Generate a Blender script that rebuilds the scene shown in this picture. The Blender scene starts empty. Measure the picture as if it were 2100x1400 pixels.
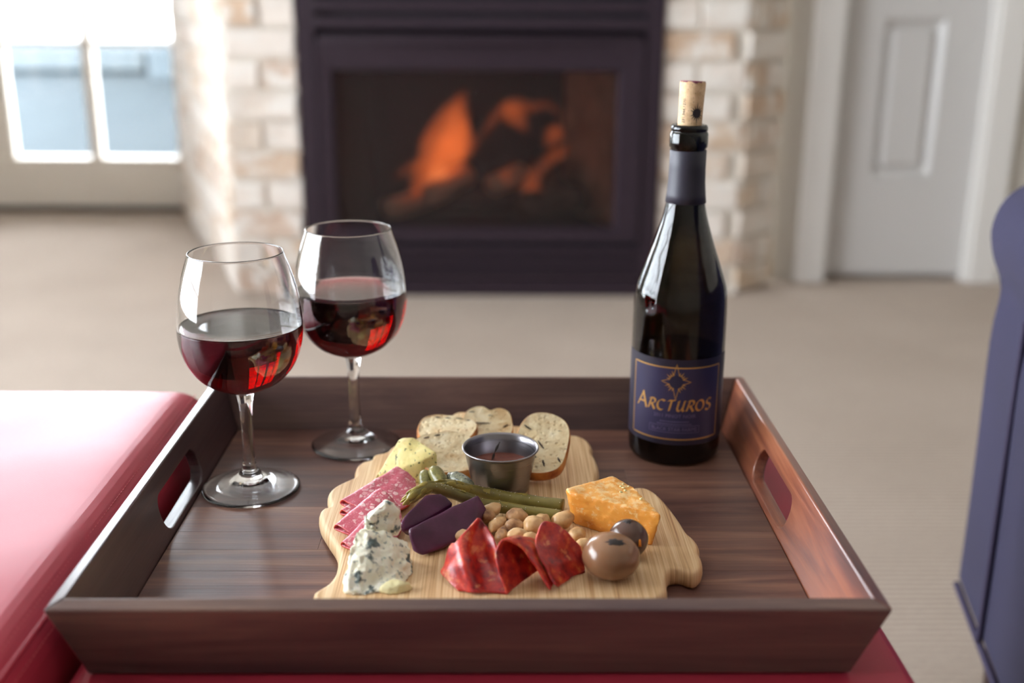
import bpy, bmesh, math, random
from mathutils import Vector, Matrix, noise
S = bpy.context.scene
COL = S.collection
R = math.radians
rnd = random.Random(7)
T = 0.45                      # height of the tray's floor above the carpet (metres)
MM = 0.001

# ------------------------------------------------------------------ camera, world, light, exposure
cam_d = bpy.data.cameras.new('camera')
cam = bpy.data.objects.new('camera', cam_d); COL.objects.link(cam)
pitch, roll, yaw = 0.29814, 0.0063, 0.01377
fw = Vector((math.sin(yaw)*math.cos(pitch), math.cos(yaw)*math.cos(pitch), -math.sin(pitch)))
rt = fw.cross(Vector((0, 0, 1))).normalized(); up = rt.cross(fw)
r2 = rt*math.cos(roll)+up*math.sin(roll); u2 = -rt*math.sin(roll)+up*math.cos(roll)
M = Matrix((r2, u2, -fw)).transposed().to_4x4()
M.translation = Vector((0.01616, -0.82644, 0.40254+T))
cam.matrix_world = M
cam_d.sensor_width = 36; cam_d.lens = 2300.98/2100*36
cam_d.clip_start = 0.02; cam_d.clip_end = 500
cam_d.dof.use_dof = True; cam_d.dof.focus_distance = 0.862; cam_d.dof.aperture_fstop = 3.0
S.camera = cam

W = bpy.data.worlds.new('overcast_sky'); S.world = W; W.use_nodes = True
bg = W.node_tree.nodes['Background']
bg.inputs[0].default_value = (0.86, 0.93, 1.0, 1); bg.inputs[1].default_value = 9.0

S.view_settings.view_transform = 'Standard'; S.view_settings.look = 'None'
S.view_settings.gamma = 1; S.view_settings.use_curve_mapping = False
S.view_settings.exposure = 1.25

def portal(name, loc, rot, sx, sy):
    l = bpy.data.lights.new(name, 'AREA'); l.shape = 'RECTANGLE'; l.size = sx; l.size_y = sy
    l.cycles.is_portal = True
    o = bpy.data.objects.new(name, l); COL.objects.link(o); o.location = loc; o.rotation_euler = rot
XL, XR, YB, YN, ZC = -2.85, 2.7, 3.754, -3.2, 2.7      # room: left, right, far, near walls, ceiling height
portal('daylight_portal', (-2.0, YB+.12, 1.25), (R(-90), 0, 0), 1.5, 2.5)
portal('daylight_portal', (XL-.12, 0.55, 1.25), (0, R(-90), 0), 2.1, 3.1)

# ------------------------------------------------------------------ helpers
def lin(c):
    return tuple(((v/255/12.92) if v/255 <= .04045 else ((v/255+.055)/1.055)**2.4) for v in c)+(1,)
class NT:
    def __init__(s, name):
        s.m = bpy.data.materials.new(name); s.m.use_nodes = True; s.t = s.m.node_tree
        s.n = s.t.nodes; s.b = s.n['Principled BSDF']; s.out = s.n['Material Output']
    def new(s, typ, **kw):
        n = s.n.new(typ)
        for k, v in kw.items():
            if k.startswith('i_'):
                key = k[2:].replace('_', ' ')
                key = int(key) if key.isdigit() else key
                if isinstance(v, bpy.types.NodeSocket): s.t.links.new(v, n.inputs[key])
                else: n.inputs[key].default_value = v
            else: setattr(n, k, v)
        return n
    def link(s, a, b): s.t.links.new(a, b)
    def set(s, **kw):
        for k, v in kw.items():
            key = k.replace('_', ' ')
            if isinstance(v, bpy.types.NodeSocket): s.t.links.new(v, s.b.inputs[key])
            else: s.b.inputs[key].default_value = v
    def coord(s, scale=(1, 1, 1), rot=(0, 0, 0), rand=False, out='Object'):
        tc = s.new('ShaderNodeTexCoord')
        v = tc.outputs[out]
        if rand:
            oi = s.new('ShaderNodeObjectInfo')
            mu = s.new('ShaderNodeMath', operation='MULTIPLY', i_0=oi.outputs['Random'], i_1=17.0)
            cb = s.new('ShaderNodeCombineXYZ'); 
            for k in range(3): s.link(mu.outputs[0], cb.inputs[k])
            ad = s.new('ShaderNodeVectorMath', operation='ADD'); s.link(v, ad.inputs[0]); s.link(cb.outputs[0], ad.inputs[1]); v = ad.outputs[0]
        mp = s.new('ShaderNodeMapping', i_Scale=scale, i_Rotation=rot); s.link(v, mp.inputs[0])
        return mp.outputs[0]
    def noise(s, vec, scale=5, detail=4, rough=.5, dist=0):
        return s.new('ShaderNodeTexNoise', i_Vector=vec, i_Scale=scale, i_Detail=detail, i_Roughness=rough, i_Distortion=dist).outputs['Fac']
    def voro(s, vec, scale=5, feature='F1', out='Distance', rand=1):
        return s.new('ShaderNodeTexVoronoi', feature=feature, i_Vector=vec, i_Scale=scale, i_Randomness=rand).outputs[out]
    def ramp(s, fac, stops, interp='LINEAR'):
        r = s.new('ShaderNodeValToRGB'); s.link(fac, r.inputs[0]); e = r.color_ramp; e.interpolation = interp
        while len(e.elements) < len(stops): e.elements.new(.5)
        for el, (p, c) in zip(e.elements, stops):
            el.position = p; el.color = c if len(c) == 4 else tuple(c)+(1,)
        return r.outputs[0]
    def mix(s, fac, a, b, mode='MIX'):
        n = s.new('ShaderNodeMix', data_type='RGBA', blend_type=mode)
        for v, i in ((fac, 0), (a, 6), (b, 7)):
            if isinstance(v, bpy.types.NodeSocket): s.link(v, n.inputs[i])
            else: n.inputs[i].default_value = v
        return n.outputs[2]
    def math(s, op, a, b=0.0):
        n = s.new('ShaderNodeMath', operation=op)
        for v, i in ((a, 0), (b, 1)):
            if isinstance(v, bpy.types.NodeSocket): s.link(v, n.inputs[i])
            else: n.inputs[i].default_value = v
        return n.outputs[0]
    def bump(s, h, strength=.3, dist=.001, prev=None):
        b = s.new('ShaderNodeBump', i_Strength=strength, i_Distance=dist, i_Height=h)
        if prev is not None: s.link(prev, b.inputs['Normal'])
        s.link(b.outputs[0], s.b.inputs['Normal']); return b.outputs[0]
def C1(v): return (v, v, v, 1)
def plain(name, c, rough=.5, metal=0, **kw):
    t = NT(name); t.set(Base_Color=lin(c), Roughness=rough, Metallic=metal, **kw); return t.m

def mesh(name, verts, faces, mat=None, smooth=True):
    me = bpy.data.meshes.new(name)
    me.from_pydata([tuple(c*MM for c in v) for v in verts], [], faces); me.validate(); me.update()
    if smooth:
        for p in me.polygons: p.use_smooth = True
    if mat: me.materials.append(mat)
    return me
def fix(me):
    bm = bmesh.new(); bm.from_mesh(me); bmesh.ops.recalc_face_normals(bm, faces=bm.faces); bm.to_mesh(me); bm.free()
    return me
def obj(name, me, parent=None, loc=(0, 0, 0), rot=(0, 0, 0), label=None):
    o = bpy.data.objects.new(name, me); COL.objects.link(o)
    if parent: o.parent = parent
    o.location = loc; o.rotation_euler = rot
    if label: o['label'] = label
    return o
def tag(o, label=None, cat=None, group=None, kind=None):
    if label: o['label'] = label
    if cat: o['category'] = cat
    if group: o['group'] = group
    if kind: o['kind'] = kind
    return o
def P3(x, y, z): return (x*MM, y*MM, z*MM+T)             # millimetres in the tray's frame -> metres
def thing(name, label, cat, loc=(0, 0, 0), rz=0, group=None):
    o = bpy.data.objects.new(name, None); COL.objects.link(o); o.empty_display_size = .02
    o.location = P3(*loc); o.rotation_euler = (0, 0, rz); return tag(o, label, cat, group)
def mod(o, typ, **kw):
    m = o.modifiers.new(typ.lower(), typ)
    for k, v in kw.items(): setattr(m, k, v)
    return m
def bevel(o, w, seg=2, ang=35): return mod(o, 'BEVEL', width=w*MM, segments=seg, limit_method='ANGLE', angle_limit=R(ang))
def subd(o, n=1): return mod(o, 'SUBSURF', levels=n, render_levels=n)
def autosmooth(me, ang=40):
    me.set_sharp_from_angle(angle=R(ang)); return me

def hexa(b4, t4):
    return list(b4)+list(t4), [(3, 2, 1, 0), (4, 5, 6, 7), (0, 1, 5, 4), (1, 2, 6, 5), (2, 3, 7, 6), (3, 0, 4, 7)]
def boxv(x0, x1, y0, y1, z0, z1):
    return hexa([(x0, y0, z0), (x1, y0, z0), (x1, y1, z0), (x0, y1, z0)], [(x0, y0, z1), (x1, y0, z1), (x1, y1, z1), (x0, y1, z1)])
def join(*vf):
    V, F = [], []
    for v, f in vf:
        n = len(V); V += list(v); F += [tuple(i+n for i in q) for q in f]
    return V, F
def box(name, ext, mat, parent=None, bev=0, label=None, **kw):
    me = mesh(name, *boxv(*ext), mat, smooth=False); o = obj(name, me, parent, label=label, **kw)
    if bev: bevel(o, bev)
    return o
def lathe(prof, n=64, closed=False, cx=0, cy=0):
    """prof = [(r, z)]; r=0 ends become poles; closed joins last to first"""
    V, F, rings = [], [], []
    for r, z in prof:
        if r < 1e-6: rings.append([len(V)]); V.append((cx, cy, z))
        else:
            rings.append(list(range(len(V), len(V)+n)))
            V += [(cx+r*math.cos(2*math.pi*k/n), cy+r*math.sin(2*math.pi*k/n), z) for k in range(n)]
    m = len(rings)
    for i in range(m if closed else m-1):
        a, b = rings[i], rings[(i+1) % m]
        for k in range(n):
            k2 = (k+1) % n
            if len(a) == 1 and len(b) == 1: continue
            if len(a) == 1: F.append((a[0], b[k2], b[k]))
            elif len(b) == 1: F.append((a[k], a[k2], b[0]))
            else: F.append((a[k], a[k2], b[k2], b[k]))
    return V, F
def catmull(pts, n, closed=False):
    out = []; m = len(pts); P = [Vector(p) for p in pts]
    for i in range(m if closed else m-1):
        g = (lambda k: P[k % m]) if closed else (lambda k: P[max(0, min(m-1, k))])
        p0, p1, p2, p3 = g(i-1), g(i), g(i+1), g(i+2)
        for j in range(n):
            t = j/n
            out.append(.5*((2*p1)+(p2-p0)*t+(2*p0-5*p1+4*p2-p3)*t*t+(3*p1-p0-3*p2+p3)*t**3))
    if not closed: out.append(P[-1].copy())
    return out
def tube(path, rad, n=12, squash=1.0):
    """path list of Vectors, rad function(t) or number -> capped tube"""
    V, F = [], []; m = len(path); prev = None
    for i, p in enumerate(path):
        d = (path[min(i+1, m-1)]-path[max(i-1, 0)]).normalized()
        a = Vector((0, 0, 1)) if prev is None else prev
        s = d.cross(a); s = s.normalized() if s.length > 1e-4 else d.cross(Vector((1, 0, 0))).normalized()
        u = s.cross(d).normalized(); prev = u
        r = rad(i/(m-1)) if callable(rad) else rad
        for k in range(n):
            an = 2*math.pi*k/n
            V.append(tuple(p+s*math.cos(an)*r+u*math.sin(an)*r*squash))
    for i in range(m-1):
        for k in range(n):
            k2 = (k+1) % n
            F.append((i*n+k, i*n+k2, (i+1)*n+k2, (i+1)*n+k))
    V.append(tuple(path[0])); V.append(tuple(path[-1])); c0, c1 = len(V)-2, len(V)-1
    for k in range(n):
        k2 = (k+1) % n
        F.append((k2, k, c0)); F.append(((m-1)*n+k, (m-1)*n+k2, c1))
    return V, F
def sheet(grid, nu=6, nv=6, amp=0, freq=.1, seed=0):
    """catmull-rom surface through a grid of control points (mm)"""
    rows = [catmull(r, nu) for r in grid]
    cols = list(zip(*rows)); surf = [catmull(c, nv) for c in cols]     # surf[col][row]
    nc, nr = len(surf), len(surf[0]); V = []
    for j in range(nr):
        for i in range(nc):
            p = surf[i][j]
            if amp: p = p+noise.noise_vector(p*freq+Vector((seed*7.1, 0, 0)))*amp
            V.append(tuple(p))
    F = [(j*nc+i, j*nc+i+1, (j+1)*nc+i+1, (j+1)*nc+i) for j in range(nr-1) for i in range(nc-1)]
    return V, F
def chunk(name, pts, mat, bev=1.5, cuts=8, amp=.6, freq=.12, seed=0, amp2=0, freq2=.5, bseg=2):
    """solid hull of corner points (mm), bevelled, refined and roughened"""
    bm = bmesh.new()
    for p in pts: bm.verts.new(p)
    bmesh.ops.convex_hull(bm, input=bm.verts)
    bmesh.ops.dissolve_limit(bm, angle_limit=R(4), verts=bm.verts, edges=bm.edges)
    if bev: bmesh.ops.bevel(bm, geom=list(bm.edges)+list(bm.verts), offset=bev, segments=bseg, profile=.6, affect='EDGES')
    bmesh.ops.triangulate(bm, faces=bm.faces)
    L = max((v.co-bm.verts[:][0].co).length for v in bm.verts)/cuts if cuts else 1e9
    for it in range(6):
        es = [e for e in bm.edges if e.calc_length() > L]
        if not es: break
        bmesh.ops.subdivide_edges(bm, edges=es, cuts=1); bmesh.ops.triangulate(bm, faces=bm.faces)
    bmesh.ops.recalc_face_normals(bm, faces=bm.faces); bm.normal_update()
    zmin = min(v.co.z for v in bm.verts); o = Vector((seed*13.7, seed*3.1, 0))
    for v in bm.verts:
        d = noise.noise(v.co*freq+o)*amp+(noise.noise(v.co*freq2+o)*amp2 if amp2 else 0)
        v.co += v.normal*d
        v.co.z = max(v.co.z, zmin)
    for v in bm.verts: v.co *= MM
    me = bpy.data.meshes.new(name); bm.to_mesh(me); bm.free()
    for p in me.polygons: p.use_smooth = True
    me.materials.append(mat); return me
def shift(pts, o): return [(p[0]-o[0], p[1]-o[1], p[2]-o[2]) for p in pts]
def ellipsoid(rx, ry, rz, amp=0, freq=.1, seed=0, nu=24, nv=16, fn=None):
    prof = [(math.sin(math.pi*i/nv), -math.cos(math.pi*i/nv)) for i in range(nv+1)]
    prof[0] = (0, -1); prof[-1] = (0, 1)
    V, F = lathe(prof, nu); out = []
    for v in V:
        d = Vector(v)
        p = Vector((d.x*rx, d.y*ry, d.z*rz))
        if fn: p = fn(d, p)
        if amp: p += d*noise.noise(p*freq+Vector((seed*5.3, seed*1.7, 0)))*amp
        out.append(tuple(p))
    return out, F

# ------------------------------------------------------------------ materials
def wood(name, axis, cols, rough=.4, scale=1.0, coat=0.0, spec=.5):
    t = NT(name)
    st = {'x': (3.5, 42, 42), 'y': (42, 3.5, 42)}[axis]
    v = t.coord(tuple(k*scale for k in st), rand=True)
    n1 = t.noise(v, 1.0, 6, .62, 1.2)
    v2 = t.coord(tuple(k*scale for k in {'x': (12, 420, 420), 'y': (420, 12, 420)}[axis]), rand=True)
    n2 = t.noise(v2, 1.0, 3, .6)
    big = t.noise(t.coord(tuple(k*scale for k in {'x': (2, 11, 11), 'y': (11, 2, 11)}[axis]), rand=True), 1, 2, .5, .5)
    f = t.math('ADD', t.math('MULTIPLY', n1, .5), t.math('ADD', t.math('MULTIPLY', n2, .16), t.math('MULTIPLY', big, .42)))
    c = t.ramp(f, [(.38, lin(cols[0])), (.5, lin(cols[1])), (.6, lin(cols[2])), (.72, lin(cols[3]))])
    oi = t.new('ShaderNodeObjectInfo')
    k = t.math('ADD', t.math('MULTIPLY', oi.outputs['Random'], .3), .86)
    hsv = t.new('ShaderNodeHueSaturation', i_Value=k, i_Color=c)
    t.set(Base_Color=hsv.outputs[0], Roughness=t.math('ADD', t.math('MULTIPLY', n2, .25), rough-.12), Coat_Weight=coat, Coat_Roughness=.25, Specular_IOR_Level=spec)
    t.bump(t.math('ADD', n2, t.math('MULTIPLY', n1, .5)), .35, .0006)
    return t.m
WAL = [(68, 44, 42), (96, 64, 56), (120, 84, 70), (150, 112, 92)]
WAL_SHADE = [(44, 28, 34), (56, 36, 40), (68, 45, 46), (82, 57, 54)]  # left side panel: shade from facing away from the window darkens this colour
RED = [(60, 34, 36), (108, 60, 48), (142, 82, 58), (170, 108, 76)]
M_floorwood = wood('walnut_plank', 'x', WAL, .42, 1.0, .06, .3)
WAL3 = [(76, 60, 62), (96, 75, 72), (114, 90, 82), (140, 111, 96)]
M_woodx = wood('walnut_board', 'x', WAL3, .45, .9, .05, .28)
M_woody = wood('shaded_walnut_side', 'y', WAL_SHADE, .36, .9, .6, .35)
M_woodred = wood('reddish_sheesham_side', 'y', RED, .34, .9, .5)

def vinyl():
    t = NT('red_vinyl')
    v = t.coord((1, 1, 1))
    n = t.noise(v, 6, 3)
    w = t.new('ShaderNodeTexWave', i_Vector=t.coord((1, 1, 1), (0, 0, R(38))), i_Scale=190, i_Distortion=2.0, i_Detail=2).outputs['Fac']
    c = t.ramp(n, [(.3, lin((176, 50, 68))), (.7, lin((192, 60, 78)))])
    t.set(Base_Color=c, Roughness=.40, Specular_IOR_Level=.34)
    t.bump(t.math('ADD', t.math('MULTIPLY', w, .5), t.noise(v, 900, 2)), .10, .0004)
    return t.m
M_vinyl = vinyl()
M_thread = plain('red_thread', (200, 84, 92), .6)

def carpet():
    t = NT('ribbed_beige_carpet')
    w = t.new('ShaderNodeTexWave', bands_direction='Y', i_Vector=t.coord((1, 1, 1)), i_Scale=22, i_Distortion=1.2, i_Detail=2, i_Detail_Scale=3).outputs['Fac']
    n = t.noise(t.coord((1, 1, 1)), 350, 3)
    b = t.noise(t.coord((1, 1, 1)), 3, 3)
    f = t.math('ADD', t.math('MULTIPLY', w, .35), t.math('ADD', t.math('MULTIPLY', n, .5), t.math('MULTIPLY', b, .2)))
    t.set(Base_Color=t.ramp(f, [(.25, lin((148, 132, 120))), (.75, lin((196, 181, 167)))]), Roughness=.95, Specular_IOR_Level=.1)
    t.bump(f, .6, .006)
    return t.m
M_carpet = carpet()
def wallpaint(name, c, rough=.6):
    t = NT(name); n = t.noise(t.coord((1, 1, 1)), 120, 3)
    t.set(Base_Color=lin(c), Roughness=rough); t.bump(n, .05, .001); return t.m
M_wall = wallpaint('cream_wall_paint', (190, 184, 174))
M_ceil = wallpaint('white_ceiling_paint', (214, 212, 208))
M_trim = plain('white_trim_paint', (214, 210, 205), .35)
M_door = plain('white_door_paint', (196, 193, 190), .4)
M_winframe = plain('cream_window_frame', (226, 218, 206), .4)
M_metal_dark = plain('dark_steel', (70, 64, 62), .35, .8)
def black_metal():
    t = NT('matt_black_metal'); n = t.noise(t.coord((1, 1, 1)), 60, 2)
    t.set(Base_Color=t.ramp(n, [(.3, lin((40, 29, 38))), (.7, lin((45, 34, 43)))]), Roughness=.5, Specular_IOR_Level=.3); return t.m
M_black = black_metal()
M_soot = plain('sooty_firebox_steel', (36, 34, 42), .8)
def reflmat():
    t = NT('firebox_side_reflection'); n = t.noise(t.coord((1, 1, 1)), 14, 3)
    t.set(Base_Color=t.ramp(n, [(.3, lin((160, 142, 118))), (.7, lin((196, 178, 150)))]), Roughness=.9); return t.m
M_reflside = reflmat()  # right firebox side: paleness of a reflection put into its colour
def brickmat():
    t = NT('whitewashed_brick')
    oi = t.new('ShaderNodeObjectInfo')
    base = t.ramp(oi.outputs['Random'], [(0, lin((226, 216, 206))), (.38, lin((216, 204, 192))), (.52, lin((206, 184, 160))), (.72, lin((196, 168, 142))), (.86, lin((222, 206, 190))), (1, lin((186, 156, 134)))])
    n = t.noise(t.coord((9, 9, 9), rand=True), 1.6, 5, .65)
    w = t.ramp(n, [(.45, C1(0)), (.62, C1(1))])
    t.set(Base_Color=t.mix(w, base, lin((226, 220, 212))), Roughness=.85)
    t.bump(n, .5, .01); return t.m
M_brick = brickmat()
M_mortar = plain('pale_mortar', (214, 206, 194), .9)
def thin_glass(name, tint=(1, 1, 1, 1), gloss=.03):
    t = NT(name); t.n.remove(t.b)
    tr = t.new('ShaderNodeBsdfTransparent', i_Color=tint); gl = t.new('ShaderNodeBsdfGlossy', i_Roughness=gloss)
    fr = t.new('ShaderNodeFresnel', i_IOR=1.45); mx = t.new('ShaderNodeMixShader')
    t.link(fr.outputs[0], mx.inputs[0]); t.link(tr.outputs[0], mx.inputs[1]); t.link(gl.outputs[0], mx.inputs[2]); t.link(mx.outputs[0], t.out.inputs[0]); return t.m
M_pane = thin_glass('window_glass')
M_firepane = thin_glass('fireplace_glass', (.82, .78, .80, 1), .4)
def flame_mat():
    t = NT('flame_gas'); t.n.remove(t.b)
    e = t.new('ShaderNodeEmission', i_Color=(1.0, .20, .035, 1), i_Strength=4.8); t.link(e.outputs[0], t.out.inputs['Volume']); return t.m
M_flame = flame_mat()
def glow_mat():
    t = NT('hot_flame_core'); t.n.remove(t.b)
    e = t.new('ShaderNodeEmission', i_Color=(1.0, .36, .11, 1), i_Strength=4.8); t.link(e.outputs[0], t.out.inputs['Volume']); return t.m
M_core = glow_mat()
def logmat():
    t = NT('ceramic_log'); n = t.noise(t.coord((6, 30, 30)), 1.2, 4)
    t.set(Base_Color=t.ramp(n, [(.35, lin((44, 36, 38))), (.6, lin((96, 82, 70)))]), Roughness=.9); t.bump(n, .8, .01); return t.m
M_log = logmat()
M_logpale = plain('pale_ceramic_log_end', (206, 180, 146), .9)
def navy():
    t = NT('navy_upholstery'); n = t.noise(t.coord((1, 1, 1)), 420, 3); b = t.noise(t.coord((1, 1, 1)), 6, 3)
    f = t.math('ADD', t.math('MULTIPLY', n, .5), t.math('MULTIPLY', b, .5))
    t.set(Base_Color=t.ramp(f, [(.3, lin((27, 24, 53))), (.7, lin((36, 33, 67)))]), Roughness=.85, Sheen_Weight=.08, Sheen_Roughness=.4)
    t.bump(n, .3, .001); return t.m
M_navy = navy()
M_welt = plain('dark_welt', (48, 40, 66), .8)
M_leg = plain('dark_wood_leg', (56, 38, 34), .4)
M_tub = plain('blue_grey_tub', (52, 62, 68), .6)
M_lid = plain('pale_blue_grey_lid', (66, 75, 80), .6)
M_ground = plain('pale_concrete', (232, 232, 230), .9)
M_tubstep = plain('blue_grey_panel', (60, 71, 78), .6)

def glassmat(name, col=(1, 1, 1, 1), ior=1.5, absorb=None, dens=0, rough=0.0):
    t = NT(name)
    t.set(Base_Color=col, Roughness=rough, IOR=ior, Transmission_Weight=1.0)
    if absorb:
        a = t.new('ShaderNodeVolumeAbsorption', i_Color=absorb, i_Density=dens); t.link(a.outputs[0], t.out.inputs['Volume'])
    return t.m
M_glass = glassmat('clear_glass')
M_wine = glassmat('red_wine', ior=1.34, absorb=(.76, .01, .14, 1), dens=165)
M_bottle = glassmat('dark_green_glass', ior=1.5, absorb=(.62, .54, .12, 1), dens=2000)
M_capsule = plain('dark_slate_foil', (44, 41, 54), .5, 0)
M_labelpaper = plain('navy_label_paper', (38, 34, 54), .42)
M_labelpanel = plain('blue_label_panel', (52, 48, 82), .40)
M_gold = plain('gold_foil', (214, 164, 92), .38, .55)
M_muted = plain('muted_lilac_print', (112, 104, 140), .6)
M_ink = plain('black_ink', (52, 42, 46), .7)
M_labeldark = plain('dark_emblem_centre', (38, 34, 62), .5)
def cork():
    t = NT('natural_cork'); v = t.coord((1, 1, 1))
    n = t.noise(v, 260, 4); sp = t.ramp(t.voro(v, 330), [(.12, C1(1)), (.22, C1(0))])
    c = t.ramp(n, [(.3, lin((206, 168, 126))), (.7, lin((232, 200, 160)))])
    c = t.mix(t.math('MULTIPLY', sp, .5), c, lin((140, 96, 70)))
    z = t.new('ShaderNodeSeparateXYZ', i_Vector=v).outputs[2]
    st = t.ramp(t.math('ADD', t.math('MULTIPLY', t.math('SUBTRACT', z, .0388), 140.), t.noise(v, 180, 3)), [(.5, C1(0)), (.62, C1(1))])
    t.set(Base_Color=t.mix(st, c, lin((120, 44, 76))), Roughness=.8); t.bump(n, .3, .001); return t.m
M_cork = cork()

def bamboo():
    t = NT('bamboo_board'); rot = (0, 0, R(-6))
    fine = t.noise(t.coord((900, 10, 10), rot), 1, 3, .6)
    mid = t.noise(t.coord((190, 5, 5), rot), 1, 3, .6)
    f = t.math('ADD', t.math('MULTIPLY', fine, .55), t.math('MULTIPLY', mid, .5))
    c = t.ramp(f, [(.36, lin((176, 128, 84))), (.5, lin((216, 174, 124))), (.66, lin((238, 208, 164)))])
    t.set(Base_Color=c, Roughness=.55); t.bump(fine, .25, .0006); return t.m
M_bamboo = bamboo()

def food(name, stops, scale=60, rough=.5, detail=4, bump=.4, bd=.0008, sss=0, **kw):
    t = NT(name); v = t.coord((1, 1, 1), rand=True); n = t.noise(v, scale, detail, .6)
    t.set(Base_Color=t.ramp(n, [(p, lin(c)) for p, c in stops]), Roughness=rough, **kw)
    if sss: t.set(Subsurface_Weight=sss, Subsurface_Radius=(.004, .002, .001), Subsurface_Scale=1.0)
    if bump: t.bump(n, bump, bd)
    return t
def flecks(t, c, col, scale=(160, 160, 160), lo=.68, hi=.72, amt=.85, detail=2):
    n = t.noise(t.coord(scale, (.4, .3, .6), rand=True), 1, detail, .5)
    return t.mix(t.math('MULTIPLY', t.ramp(n, [(lo, C1(0)), (hi, C1(1))]), amt), c, lin(col))
def basecol(t): return t.b.inputs['Base Color'].links[0].from_socket

t = food('bread_crumb', [(.3, (234, 206, 156)), (.55, (246, 226, 184)), (.75, (252, 238, 206))], 90, .8, 5, .6, .002)
c = flecks(t, basecol(t), (70, 52, 44), (110, 300, 300), .71, .73, .9)
c = flecks(t, c, (208, 156, 92), (60, 60, 60), .54, .68, .45)
vo = t.voro(t.coord((1, 1, 1), rand=True), 190)
c = t.mix(t.math('MULTIPLY', t.ramp(vo, [(.1, C1(1)), (.3, C1(0))]), .3), c, lin((214, 176, 120)))
t.set(Base_Color=c); M_crumb = t.m
t.bump(t.math('ADD', t.ramp(vo, [(.05, C1(0)), (.35, C1(1))]), t.noise(t.coord((1, 1, 1), rand=True), 300, 3)), .7, .0016)
t = food('bread_crust', [(.3, (150, 78, 36)), (.5, (204, 134, 66)), (.75, (232, 182, 112))], 55, .6, 4, .5, .001)
c = flecks(t, basecol(t), (84, 40, 34), (40, 40, 40), .58, .7, .8); t.set(Base_Color=c); M_crust = t.m
M_char = plain('charred_grill_mark', (62, 44, 40), .8)
t = food('herbed_cheese', [(.3, (226, 206, 128)), (.7, (240, 224, 156))], 40, .5, 3, .3, .001, .15)
c = flecks(t, basecol(t), (72, 78, 40), (460, 170, 340), .645, .665, .9)
c = flecks(t, c, (206, 172, 112), (60, 60, 60), .64, .74, .5); t.set(Base_Color=c); M_herb = t.m
t = food('orange_cheddar', [(.3, (234, 152, 58)), (.7, (240, 168, 76))], 30, .42, 4, .35, .001, .2)
tc = t.new('ShaderNodeNewGeometry'); nz = t.new('ShaderNodeSeparateXYZ', i_Vector=tc.outputs['Normal']).outputs[2]
n2 = t.noise(t.coord((1, 1, 1)), 190, 5, .7)
th = t.math('ADD', n2, t.math('MULTIPLY', t.math('MAXIMUM', nz, 0), .10))
c = t.mix(t.math('MULTIPLY', t.ramp(th, [(.56, C1(0)), (.66, C1(1))]), .75), basecol(t), lin((244, 206, 146)))
t.set(Base_Color=c); M_cheddar = t.m
t.bump(t.math('ADD', n2, t.noise(t.coord((1, 1, 1)), 60, 4)), .35, .0012)
t = food('blue_veined_cheese', [(.3, (242, 234, 206)), (.7, (250, 246, 228))], 60, .6, 4, .6, .0015, .1)
c = flecks(t, basecol(t), (66, 86, 90), (95, 95, 95), .57, .63, .9, 5)
c = flecks(t, c, (86, 106, 102), (240, 240, 240), .59, .66, .6, 4)
t.set(Base_Color=c); M_blue = t.m
t = food('cheese_crumb', [(.3, (226, 210, 150)), (.7, (240, 228, 176))], 80, .6); M_flake = t.m
t = food('roast_beet', [(.3, (72, 26, 56)), (.7, (98, 40, 76))], 45, .38, 4, .25, .0006, .1, Specular_IOR_Level=.5)
fb = t.noise(t.coord((60, 700, 700), (0, 0, R(40))), 1, 3); t.bump(fb, .25, .0006); M_beet = t.m
t = food('salami', [(.3, (192, 76, 94)), (.7, (208, 104, 118))], 40, .42, 4, 0, 0, .12)
v0 = t.coord((1, 1, 1), rand=True)
wn = t.new('ShaderNodeTexNoise', i_Vector=v0, i_Scale=260, i_Detail=3)
wv = t.new('ShaderNodeVectorMath', operation='MULTIPLY_ADD'); t.link(wn.outputs['Color'], wv.inputs[0]); wv.inputs[1].default_value = (.0032,)*3; t.link(v0, wv.inputs[2])
d = t.voro(wv.outputs[0], 260, 'DISTANCE_TO_EDGE'); cellr = t.new('ShaderNodeSeparateColor', i_Color=t.voro(wv.outputs[0], 260, 'F1', 'Color')).outputs[0]
k = t.math('MULTIPLY', t.ramp(d, [(.06, C1(0)), (.2, C1(1))]), t.ramp(cellr, [(.42, C1(0)), (.75, C1(1))]))
c = t.mix(t.math('MULTIPLY', k, .8), basecol(t), lin((238, 196, 192)))
d2 = t.ramp(t.noise(v0, 620, 2), [(.56, C1(0)), (.64, C1(1))])
c = t.mix(t.math('MULTIPLY', d2, .35), c, lin((230, 180, 182))); t.set(Base_Color=c); t.bump(t.math('ADD', k, t.noise(v0, 300, 4)), .35, .0007); M_salami = t.m
M_rind = plain('red_salami_edge', (206, 62, 40), .4)
t = food('chorizo', [(.30, (112, 24, 36)), (.46, (180, 42, 38)), (.57, (204, 60, 42)), (.70, (228, 122, 70))], 110, .3, 5, .5, .001, .15, Specular_IOR_Level=.6)
c = flecks(t, basecol(t), (232, 150, 104), (120, 120, 120), .60, .67, .7, 3); t.set(Base_Color=c); M_chorizo = t.m
t = food('asparagus', [(.3, (104, 92, 40)), (.7, (136, 122, 58))], 50, .35, 4, .2, .0005); M_asp = t.m
t = food('asparagus_tip', [(.3, (116, 100, 36)), (.7, (168, 148, 64))], 90, .45, 4, .4, .0008); M_asptip = t.m
M_salt = plain('salt_grain', (240, 234, 220), .3)
t = food('cornichon', [(.3, (96, 92, 44)), (.6, (134, 126, 66)), (.75, (166, 156, 96))], 160, .3, 3, .7, .0009, .1)
c = flecks(t, basecol(t), (66, 66, 40), (420, 420, 420), .62, .68, .7); t.set(Base_Color=c); M_corn = t.m
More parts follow.
